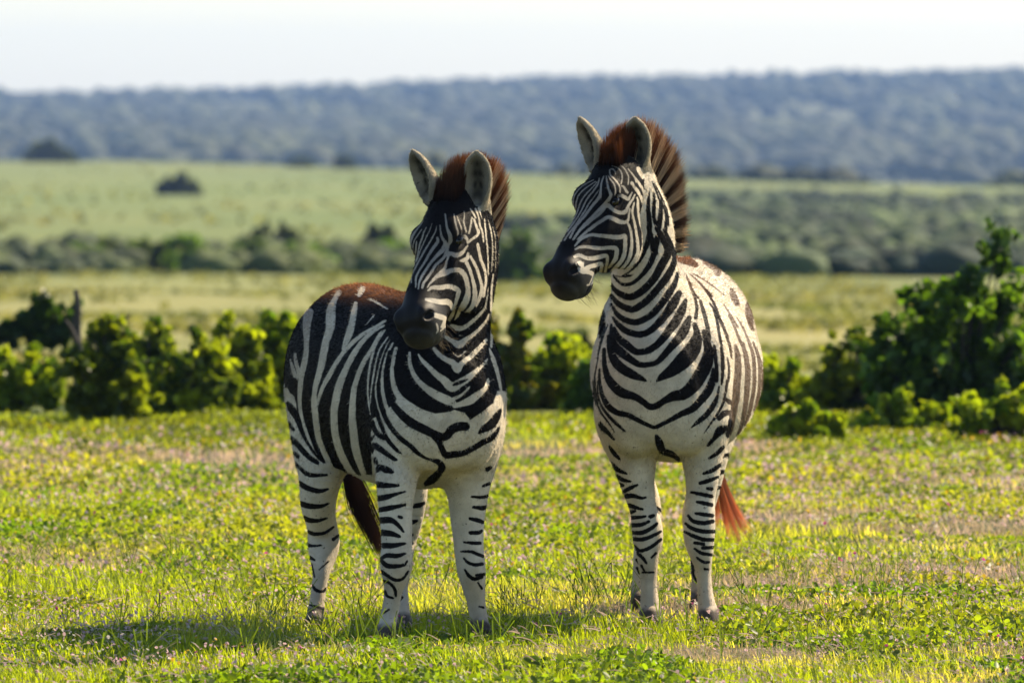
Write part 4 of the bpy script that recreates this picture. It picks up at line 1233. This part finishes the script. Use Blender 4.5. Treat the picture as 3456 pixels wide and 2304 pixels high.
# ------------------------------------------------------------------ haze
def haze():
    lo, hi = np.array([-4200., -70., -60.]), np.array([4200., 6400., 75.])
    c = [(x, y, z) for x in (0, 1) for y in (0, 1) for z in (0, 1)]
    V = [lo + (hi - lo) * np.array(k) for k in c]
    Fq = [(0, 1, 3, 2), (4, 6, 7, 5), (0, 4, 5, 1), (2, 3, 7, 6), (0, 2, 6, 4), (1, 5, 7, 3)]
    mat = bpy.data.materials.new('haze air')
    nt, out, N, L = nodes(mat)
    v = N('ShaderNodeVolumePrincipled')
    v.inputs['Color'].default_value = (.36, .57, 1.0, 1)
    v.inputs['Density'].default_value = HAZE_DENSITY
    v.inputs['Anisotropy'].default_value = .0
    L(v.outputs[0], out.inputs['Volume'])
    o = mesh_from('haze', V, Fq, mat, smooth=False)
    tag(o, 'thin blue air that fades the far hills', 'haze', kind='stuff')
HAZE_DENSITY = 1.03e-4
haze()

# ------------------------------------------------------------------ coat, eyes, manes, tails
def coat_material():
    mat = bpy.data.materials.new('zebra coat')
    nt, out, N, L = nodes(mat)
    mark, pale, dark = [N('ShaderNodeAttribute', attribute_name=n) for n in ('mark', 'pale', 'dark')]
    tc = N('ShaderNodeTexCoord')
    n1 = N('ShaderNodeTexNoise'); n1.inputs['Scale'].default_value = 260; n1.inputs['Detail'].default_value = 2
    n2 = N('ShaderNodeTexNoise'); n2.inputs['Scale'].default_value = 14; n2.inputs['Detail'].default_value = 4
    mp = N('ShaderNodeMapping'); mp.inputs['Scale'].default_value = (1, 1, .28)
    L(tc.outputs['Object'], mp.inputs['Vector']); L(mp.outputs[0], n1.inputs['Vector']); L(tc.outputs['Object'], n2.inputs['Vector'])
    m1 = N('ShaderNodeMath', operation='MULTIPLY_ADD'); m1.inputs[1].default_value = 5.0; m1.inputs[2].default_value = -2.5
    L(n1.outputs['Fac'], m1.inputs[0])
    ad = N('ShaderNodeMath', operation='ADD'); L(mark.outputs['Fac'], ad.inputs[0]); L(m1.outputs[0], ad.inputs[1])
    mr = N('ShaderNodeMapRange', interpolation_type='SMOOTHSTEP')
    mr.inputs['From Min'].default_value = -1.6; mr.inputs['From Max'].default_value = 1.6
    L(ad.outputs[0], mr.inputs['Value'])
    dirt = N('ShaderNodeMapRange'); dirt.inputs['From Min'].default_value = .3; dirt.inputs['From Max'].default_value = .7
    dirt.inputs['To Min'].default_value = .74; dirt.inputs['To Max'].default_value = 1.10
    L(n2.outputs['Fac'], dirt.inputs['Value'])
    n4 = N('ShaderNodeTexNoise'); n4.inputs['Scale'].default_value = 75; n4.inputs['Detail'].default_value = 1
    L(tc.outputs['Object'], n4.inputs['Vector'])
    sk = N('ShaderNodeMapRange', interpolation_type='SMOOTHSTEP'); sk.inputs['From Min'].default_value = .70; sk.inputs['From Max'].default_value = .76
    sk.inputs['To Min'].default_value = 1; sk.inputs['To Max'].default_value = .35
    L(n4.outputs['Fac'], sk.inputs['Value'])
    dk = N('ShaderNodeMath', operation='MULTIPLY'); L(dirt.outputs[0], dk.inputs[0]); L(sk.outputs[0], dk.inputs[1])
    pm = N('ShaderNodeMix', data_type='RGBA', blend_type='MULTIPLY'); pm.inputs['Factor'].default_value = 1
    cmb = N('ShaderNodeCombineColor')
    for k in range(3): L(dk.outputs[0], cmb.inputs[k])
    L(pale.outputs['Color'], pm.inputs['A']); L(cmb.outputs[0], pm.inputs['B'])
    mx = N('ShaderNodeMix', data_type='RGBA')
    L(mr.outputs[0], mx.inputs['Factor']); L(dark.outputs['Color'], mx.inputs['A']); L(pm.outputs['Result'], mx.inputs['B'])
    b = N('ShaderNodeBsdfPrincipled')
    b.inputs['Roughness'].default_value = .58
    gl = N('ShaderNodeAttribute', attribute_name='gloss'); L(gl.outputs['Fac'], b.inputs['Specular IOR Level'])
    b.inputs['Sheen Weight'].default_value = .0
    b.inputs['Sheen Roughness'].default_value = .45
    b.inputs['Sheen Tint'].default_value = (1, .9, .75, 1)
    n3 = N('ShaderNodeTexNoise'); n3.inputs['Scale'].default_value = 330; n3.inputs['Detail'].default_value = 3
    L(mp.outputs[0], n3.inputs['Vector'])
    bp = N('ShaderNodeBump'); bp.inputs['Strength'].default_value = .35; bp.inputs['Distance'].default_value = .004
    L(n3.outputs['Fac'], bp.inputs['Height']); L(bp.outputs[0], b.inputs['Normal'])
    L(mx.outputs['Result'], b.inputs['Base Color']); L(b.outputs[0], out.inputs[0])
    return mat

def hair_material():
    mat = bpy.data.materials.new('hair')
    nt, out, N, L = nodes(mat)
    a = N('ShaderNodeAttribute', attribute_name='tint')
    d = N('ShaderNodeBsdfDiffuse'); t = N('ShaderNodeBsdfTranslucent'); g = N('ShaderNodeBsdfGlossy')
    g.inputs['Roughness'].default_value = .4
    m = N('ShaderNodeMixShader'); m.inputs[0].default_value = .45
    m2 = N('ShaderNodeMixShader'); m2.inputs[0].default_value = .06
    L(a.outputs['Color'], d.inputs[0]); L(a.outputs['Color'], t.inputs[0]); L(a.outputs['Color'], g.inputs[0])
    L(d.outputs[0], m.inputs[1]); L(t.outputs[0], m.inputs[2]); L(m.outputs[0], m2.inputs[1]); L(g.outputs[0], m2.inputs[2])
    L(m2.outputs[0], out.inputs[0])
    return mat

def eye_material():
    mat = bpy.data.materials.new('eye')
    nt, out, N, L = nodes(mat)
    b = N('ShaderNodeBsdfPrincipled')
    b.inputs['Base Color'].default_value = (.008, .006, .005, 1)
    b.inputs['Roughness'].default_value = .12
    L(b.outputs[0], out.inputs[0])
    return mat

COAT, HAIR, EYE = coat_material(), hair_material(), eye_material()

def strands(name, roots, tips, width, tint_r, tint_t, parent, curl=.0, bend=None, seg=3, rs=None):
    """thin tapered hair ribbons, one mesh"""
    rs = rs or np.random.default_rng(3)
    n = len(roots)
    ax = tips - roots
    ln = np.linalg.norm(ax, axis=1, keepdims=True)
    ax = ax / ln
    rnd = rs.normal(size=(n, 3)); side = np.cross(ax, rnd); side /= np.linalg.norm(side, axis=1, keepdims=True)
    rnd2 = rs.normal(size=(n, 3)) * curl * ln
    V, T = [], []
    for s in range(seg + 1):
        u = s / seg
        c = roots + (tips - roots) * u + rnd2 * (u * u) + (bend * (u * u) if bend is not None else 0)
        w = width * (1 - u) ** .6 * .5 + .00015
        V += [c - side * w, c + side * w]
        col = tint_r * (1 - u) + tint_t * u
        T += [col, col]
    V = np.stack(V, 1).reshape(-1, 3); T = np.stack(T, 1).reshape(-1, 3)
    base = np.arange(n)[:, None] * (2 * (seg + 1))
    Fq = np.vstack([base + np.array([[2 * s, 2 * s + 1, 2 * s + 3, 2 * s + 2]]) for s in range(seg)])
    o = mesh_from(name, V, Fq, HAIR, parent)
    set_attr(o, 'tint', T)
    return o

def make_zebra(spec, h):
    V, Fq, lab = build_body(spec, h)
    V, Fq, lab = refine(V, Fq, lab, (lab == HEAD) | (lab == EAR))
    Nn = vnormals(V, Fq)
    x, y = px_of(V)
    H, psi = spec['H'], spec['psi']
    hf, hl = fwd_lat(psi)
    # photograph-side markings, sheet by sheet
    face = np.array([0, -1.0, .06])
    nf = Nn @ norm(face)
    m = mark_field(x, y, spec['body_marks'], 12)
    for L_, text in ((HEAD, spec['head_marks']),):
        k = lab == L_
        m[k] = mark_field(x[k], y[k], text, -12)
    k = (lab == LEG_D) if spec['far_c'] is False else ((lab == LEG_D) | (lab == LEG_C))
    m[k] = mark_field(x[k], y[k], spec['far_marks'], 12)
    m = m - np.where(lab == HEAD, -.4, np.where(np.isin(lab, (LEG_A, LEG_B, LEG_C, LEG_D)), 1.8, spec['bias']))
    # sides turned away: the same coat carried on in body coordinates
    q = V - V[lab == TORSO].mean(0)
    a = q @ hf
    wob = (vnoise(V * 6.0, 3) - .5) * .05
    per = .085
    proc = np.sin((a + wob + q[:, 2] * .15) / per * 2 * math.pi) * 14 - 1
    legp = np.cos((V[:, 2] + wob * .5) / .055 * 2 * math.pi) * 14 + 7
    legm = np.isin(lab, (LEG_A, LEG_B, LEG_C, LEG_D))
    neckp = np.sin((V[:, 2] * .8 - a * .5 + wob) / .07 * 2 * math.pi) * 14 - 1
    ht = (V - H.O) @ H.a
    headp = np.where(ht > .40, -12, np.sin(((V - H.O) @ H.s * 1.2 + ht * .5 + wob * .3) / .03 * 2 * math.pi) * 8)
    pr = np.where(lab == NECK, neckp, np.where(lab == HEAD, headp, proc))
    low = smoothstep(.62, .42, V[:, 2])
    pr = np.where(legm, legp * low + pr * (1 - low), pr)
    pr = np.where((lab == TORSO) & (Nn[:, 2] < -.5), 12, pr)
    bl = smoothstep(-.12, .02, nf)
    m = m * bl + np.clip(pr, -12, 12) * (1 - bl)
    m = np.where(lab == EAR, 12, m)
    # coat colours: cream, dusty legs, brown back
    n = len(V)
    pale = np.tile(np.array([.60, .535, .425]), (n, 1)); dark = np.tile(np.array([.007, .006, .006]), (n, 1))
    dust = (smoothstep(.55, .05, V[:, 2]) * (.35 + .6 * vnoise(V * 14, 23)))[:, None]
    pale = pale * (1 - dust) + np.array([.40, .31, .22]) * dust
    rmp = (smoothstep(.02, -.5, a) * smoothstep(.75, 1.1, V[:, 2]) * (np.isin(lab, (TORSO, LEG_C, LEG_D))) * spec['rump_grey'])[:, None]
    pale = pale * (1 - rmp) + np.array([.25, .21, .18]) * rmp
    bk = (smoothstep(spec['back_z'][0], spec['back_z'][1], V[:, 2]) * (lab == TORSO) * (.15 + .7 * vnoise(V * 16, 5) + .8 * vnoise(V * np.array([60, 22, 60]), 15)) * spec['back_brown'])[:, None].clip(0, 1)
    dark = dark * (1 - bk) + np.array([.19, .082, .036]) * bk
    hoof = smoothstep(.088, .062, V[:, 2] + .012 * (vnoise(V * 60, 9) - .5))[:, None]
    pale = pale * (1 - hoof) + np.array([.075, .060, .050]) * hoof
    ul = (smoothstep(.50, .60, ht) * smoothstep(-.01, -.09, (V - H.O) @ H.d) * (.45 + .8 * vnoise(V * 55, 7)) * (lab == HEAD)).clip(0, 1)
    dark = dark + (ul[:, None] * np.array([.036, .034, .026]))  # greyer lips, with ground bounce light painted into the lower muzzle
    hd = (V - H.O) @ H.d
    fg_ = (smoothstep(-.13, -.03, hd) * smoothstep(.42, .30, ht) * (lab == HEAD) * .62)[:, None]
    pale = pale * (1 - fg_) + np.array([.20, .185, .17]) * fg_
    pale = pale * np.where(lab == HEAD, .76, 1.0)[:, None]  # grey head fur, darkened further to paint in the head's own shade
    gloss = np.where(lab == HEAD, smoothstep(.44, .52, ht), 0) * .13 + .04
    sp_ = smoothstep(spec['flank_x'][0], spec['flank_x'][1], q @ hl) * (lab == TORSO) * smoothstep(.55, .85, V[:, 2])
    dark = dark * (1 - sp_[:, None]) + np.array([.135, .095, .068]) * sp_[:, None]  # brownish flank stripes, lightened on one side to paint in sunlit sheen
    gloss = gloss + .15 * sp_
    # ears: grey furry hollow, cream rim, brown back
    for g in spec['ears_geo']:
        b_, t_, S_, U_ = g
        k = np.where(lab == EAR)[0]
        r = V[k] - b_
        T_ = norm(t_ - b_); u = r @ T_ / np.linalg.norm(t_ - b_)
        near = (np.abs(r @ S_) < .09) & (u > -.3) & (u < 1.15)
        k, r, u = k[near], r[near], u[near]
        ins = smoothstep(-.1, .35, Nn[k] @ U_)
        sd = np.abs(r @ S_) / (mpp(0) * 44)
        core = smoothstep(.75, .15, sd) * smoothstep(1.0, .75, u) * smoothstep(-.05, .2, u)
        fz = vnoise(np.c_[u * 9, sd * 4 + u * 3, np.zeros_like(u)], 2)
        inn = np.array([.25, .23, .18]) * (1 - .90 * (core * (.55 + .6 * fz)).clip(0, 1))[:, None]
        back = np.array([.42, .36, .26]) * (1 - .5 * smoothstep(.3, .75, fz))[:, None]
        pale[k] = inn * ins[:, None] + back * (1 - ins)[:, None]
    body = mesh_from('zebra', V, Fq, COAT)
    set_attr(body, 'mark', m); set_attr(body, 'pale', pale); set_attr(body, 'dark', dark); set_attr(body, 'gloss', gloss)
    tag(body, spec['label'], 'zebra', 'plains zebras standing side by side')
    # short coat hair, lying back along the body
    rs = np.random.default_rng(17)
    wgt = np.where(lab == HEAD, .22, np.where(lab == EAR, .7, np.where(legm & (V[:, 2] < .5), .5, 1.0)))
    wgt = wgt * np.where(V[:, 2] > .09, 1, 0) * np.where((lab == HEAD) & (ht > .45), .0, 1)
    k = rs.choice(n, spec['fur_n'], p=wgt / wgt.sum())
    fd = np.where((lab == HEAD)[:, None], H.a[None], np.where(((lab == NECK) | (lab == TORSO))[:, None], -hf[None] * .75 + np.array([0, 0, -.6]), np.array([[0, 0, -1.0]])))
    fd = np.where((lab == EAR)[:, None], np.array([[0, 0, .8]]), fd)[k]
    nn = Nn[k]
    tg = fd - nn * (fd * nn).sum(1, keepdims=True); tg /= np.linalg.norm(tg, axis=1, keepdims=True) + 1e-6
    kn = len(k)
    tg = tg + rs.normal(0, .28, (kn, 3))
    ln = np.where(lab[k] == HEAD, .006, np.where(legm[k] & (V[k, 2] < .6), .005, .0085)) * rs.uniform(.6, 1.3, kn)
    ln = np.where(lab[k] == EAR, .0042 * rs.uniform(.6, 1.3, kn), ln)
    bkk = bk[k, 0]
    ln = ln * (1 + .9 * bkk)
    rt = V[k] + rs.normal(0, .0028, (kn, 3)) - nn * .001
    rt = rt - nn * (((rt - V[k]) * nn).sum(1, keepdims=True)) * .8
    tp = rt + (tg * .92 + nn * rs.uniform(.15, .55, (kn, 1))) * ln[:, None]
    mk = m[k] + rs.normal(0, .7, kn)
    ok = (mk > 2.2) | (mk < .3)
    k, rt, tp, mk, bkk = k[ok], rt[ok], tp[ok], mk[ok], bkk[ok]; kn = len(k)
    isp = mk > 0
    col = np.where(isp[:, None], pale[k] * rs.uniform(.8, 1.15, (kn, 1)), dark[k] * (rs.uniform(.7, 1.6, (kn, 1)) + bkk[:, None] * rs.uniform(-.5, 1.6, (kn, 1))))
    er = lab[k] == EAR
    col = np.where(er[:, None], pale[k] * rs.uniform(.9, 1.5, (kn, 1)), col)
    strands('coat_hair', rt, tp, .0016, col * .9, col * 1.15, body, seg=1, rs=rs)
    # eyes
    for sg in (1, -1):
        c = H.P(.188, -.060, sg * spec['eye_s'])
        bm = bmesh.new()
        bmesh.ops.create_uvsphere(bm, u_segments=20, v_segments=12, radius=1.0)
        M = np.stack([H.a * .025, H.d * .018, H.s * .020], 1) * H.k
        for v in bm.verts: v.co = Vector(c + M @ np.array(v.co))
        me = bpy.data.meshes.new('eye'); bm.to_mesh(me); bm.free()
        me.polygons.foreach_set('use_smooth', np.ones(len(me.polygons), dtype=bool))
        o = bpy.data.objects.new('eye', me); COL.objects.link(o); me.materials.append(EYE); o.parent = body
    rs = np.random.default_rng(11)
    # lashes and whiskers
    c = H.P(.180, -.045, spec['eye_s'] + .012)
    n_ = 46
    rt = c + rs.uniform(-.026, .022, (n_, 1)) * H.a + rs.normal(0, .002, (n_, 3))
    tp = rt + H.s * .016 - H.d * rs.uniform(.006, .016, (n_, 1)) + rs.normal(0, .003, (n_, 3))
    strands('eyelashes', rt, tp, .0014, np.full((n_, 3), .01), np.full((n_, 3), .015), body, rs=rs)
    n_ = 90
    tt = rs.uniform(.50, .59, n_)
    rt = np.array([H.P(t, -.150 + rs.normal(0, .012), rs.normal(.01, .03)) for t in tt])
    tp = rt - H.d * rs.uniform(.02, .06, (n_, 1)) + rs.normal(0, .014, (n_, 3))
    strands('whiskers', rt, tp, .0009, np.full((n_, 3), .06), np.array([[.25, .2, .13]] * n_), body, rs=rs)
    # mane
    rows = np.array(spec['mane'], dtype=float)
    R = catmull(rows, 30)
    A = np.array([at(r[0], r[1], r[2]) for r in R]); Tt = np.array([at(r[3], r[4], r[2] + (r[5] if R.shape[1] > 5 else .03)) for r in R])
    n_ = 14000
    u = rs.uniform(0, len(R) - 1.001, n_); i = u.astype(int); f = (u - i)[:, None]
    latv = np.cross(np.gradient(A, axis=0), Tt - A); latv /= np.linalg.norm(latv, axis=1, keepdims=True)
    lt = latv[i]
    off = rs.normal(0, 1, (n_, 1)).clip(-1.8, 1.8)
    rt = A[i] * (1 - f) + A[i + 1] * f + lt * off * (.011 + .012 * smoothstep(.3, .05, u / len(R)))[:, None] + rs.normal(0, .003, (n_, 3))
    tp = Tt[i] * (1 - f) + Tt[i + 1] * f + lt * off * .020
    rag = (.98 - .20 * vnoise(np.c_[u * .55, off[:, 0] * .8], 31))[:, None]
    tp = rt + (tp - rt) * rag * (1.04 - .30 * rs.uniform(0, 1, (n_, 1)) ** 2) + rs.normal(0, .0045, (n_, 3))
    rt = rt - (tp - rt) * .10
    s = u / (len(R) - 1)
    band = smoothstep(-.25, .25, np.sin(s * spec['mane_bands'] * 2 * math.pi + 1.0) + spec['mane_dark'](s))[:, None]
    jit = rs.uniform(.7, 1.3, (n_, 1))
    cr = (np.array([.032, .018, .012]) * band * np.where(s < .33, .35, 1)[:, None] + np.array([.52, .40, .26]) * (1 - band)) * jit
    tipc = np.array([.20, .065, .022]) * spec['mane_red'](s)[:, None] + np.array([.09, .05, .03]) * (1 - spec['mane_red'](s)[:, None])
    strands('mane', rt, tp, .0020, cr, (cr * .40 + tipc * np.where(s < .33, .7, .85)[:, None]) * jit, body, curl=.018, rs=rs)
    # tail
    n_ = spec['tail_n']
    P = np.array([at(*p) for p in spec['tail']])
    R = catmull(P, 6)
    o = rs.normal(0, 1, (n_, 3))
    if spec.get('tail_k'):
        cl = rs.normal(0, 1.1, (spec['tail_k'], 3)); o = cl[rs.integers(0, len(cl), n_)] + o * .17
    L_ = len(R)
    V2, F2, T2 = [], [], []
    prof = np.interp(np.linspace(0, 1, L_), *spec['tail_w'])
    end = rs.uniform(.72, 1.0, n_)
    for s_ in range(L_):
        uu = s_ / (L_ - 1)
        k = (uu * end * (L_ - 1)).clip(0, L_ - 1.001); ki = k.astype(int); kf = (k - ki)[:, None]
        cc = R[ki] * (1 - kf) + R[ki + 1] * kf + o * np.interp(k, np.arange(L_), prof)[:, None]
        w = .0022 * (1 - uu ** 2 * .9) * .5
        sv = np.array([[w, w * .3, 0]])
        V2 += [cc - sv, cc + sv]
        T2 += [np.tile(np.array(spec['tail_c'][0]) * (1 - uu) + np.array(spec['tail_c'][1]) * uu, (n_, 1)) * (.7 + .6 * (o[:, :1] * .5 + .5).clip(0, 1))] * 2
    V2 = np.stack(V2, 1).reshape(-1, 3); T2 = np.stack(T2, 1).reshape(-1, 3)
    base = np.arange(n_)[:, None] * (2 * L_)
    F2 = np.vstack([base + np.array([[2 * s_, 2 * s_ + 1, 2 * s_ + 3, 2 * s_ + 2]]) for s_ in range(L_ - 1)])
    to = mesh_from('tail', V2, F2, HAIR, body)
    set_attr(to, 'tint', T2)
    return body

Z1.update(psi=-20, bias=.8, fur_n=190000, body_marks=Z1_BODY, head_marks=Z1_HEAD, far_marks=Z1_FAR, far_c=False, rump_grey=.75, back_z=(1.23, 1.325), back_brown=.8, flank_x=(9, 10), eye_s=.090,
    label='zebra with a red-brown rump, standing angled so its striped flank shows, nose over its shoulder',
    mane=[(1497, 672, -.52, 1508, 600, .02), (1525, 655, -.46, 1543, 528, .03), (1556, 655, -.39, 1585, 506, .04), (1590, 668, -.31, 1638, 510, .05), (1616, 688, -.26, 1675, 528, .06),
          (1632, 710, -.23, 1700, 565, .06), (1642, 735, -.21, 1706, 612, .06), (1648, 765, -.19, 1698, 660, .06), (1652, 800, -.17, 1682, 712, .06), (1650, 850, -.15, 1664, 745, .06), (1620, 950, -.08, 1625, 850, .06)],
    mane_bands=9, mane_dark=lambda s: np.where(s < .33, 2.0, -.05), mane_red=lambda s: smoothstep(.05, .2, s) * smoothstep(.75, .45, s) * .8 + .25,
    tail=[(1170, 1120, 1.02), (1165, 1400, 1.08), (1180, 1580, 1.02), (1215, 1700, .95), (1262, 1800, .92), (1290, 1880, .92)], tail_n=900,
    tail_w=([0, .35, .6, .85, 1], [.010, .011, .020, .017, .008]), tail_c=((.010, .007, .006), (.028, .013, .008)))
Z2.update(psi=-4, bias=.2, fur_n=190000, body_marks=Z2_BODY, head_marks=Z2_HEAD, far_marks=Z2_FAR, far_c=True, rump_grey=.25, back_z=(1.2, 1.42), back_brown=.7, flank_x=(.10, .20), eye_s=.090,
    label='taller zebra standing head on, neck raised, broad chest forward and head turned to one side',
    mane=[(2055, 555, .10, 2058, 478, .02), (2082, 535, .17, 2083, 425, .03), (2108, 532, .23, 2124, 402, .03), (2138, 542, .29, 2165, 390, .04), (2168, 562, .35, 2206, 404, .05), (2192, 590, .41, 2247, 445, .06),
          (2212, 622, .45, 2282, 492, .06), (2228, 660, .49, 2304, 560, .06), (2242, 702, .53, 2314, 640, .06), (2254, 752, .56, 2320, 722, .06), (2262, 800, .60, 2312, 792, .06), (2268, 850, .64, 2292, 838, .06)],
    mane_bands=11, mane_dark=lambda s: np.where(s < .22, 1.4, -.15), mane_red=lambda s: smoothstep(.75, .25, s),
    tail=[(2300, 1000, 1.98), (2330, 1250, 2.05), (2400, 1500, 1.98), (2440, 1640, 1.92), (2470, 1715, 1.9), (2495, 1760, 1.9)], tail_n=800,
    tail_w=([0, .35, .6, .85, 1], [.010, .010, .022, .050, .072]), tail_c=((.08, .03, .016), (.75, .25, .10)), tail_k=7)  # tail lightens to orange, painting backlight into the hair colour
for spec in (Z1, Z2):
    make_zebra(spec, .0055)
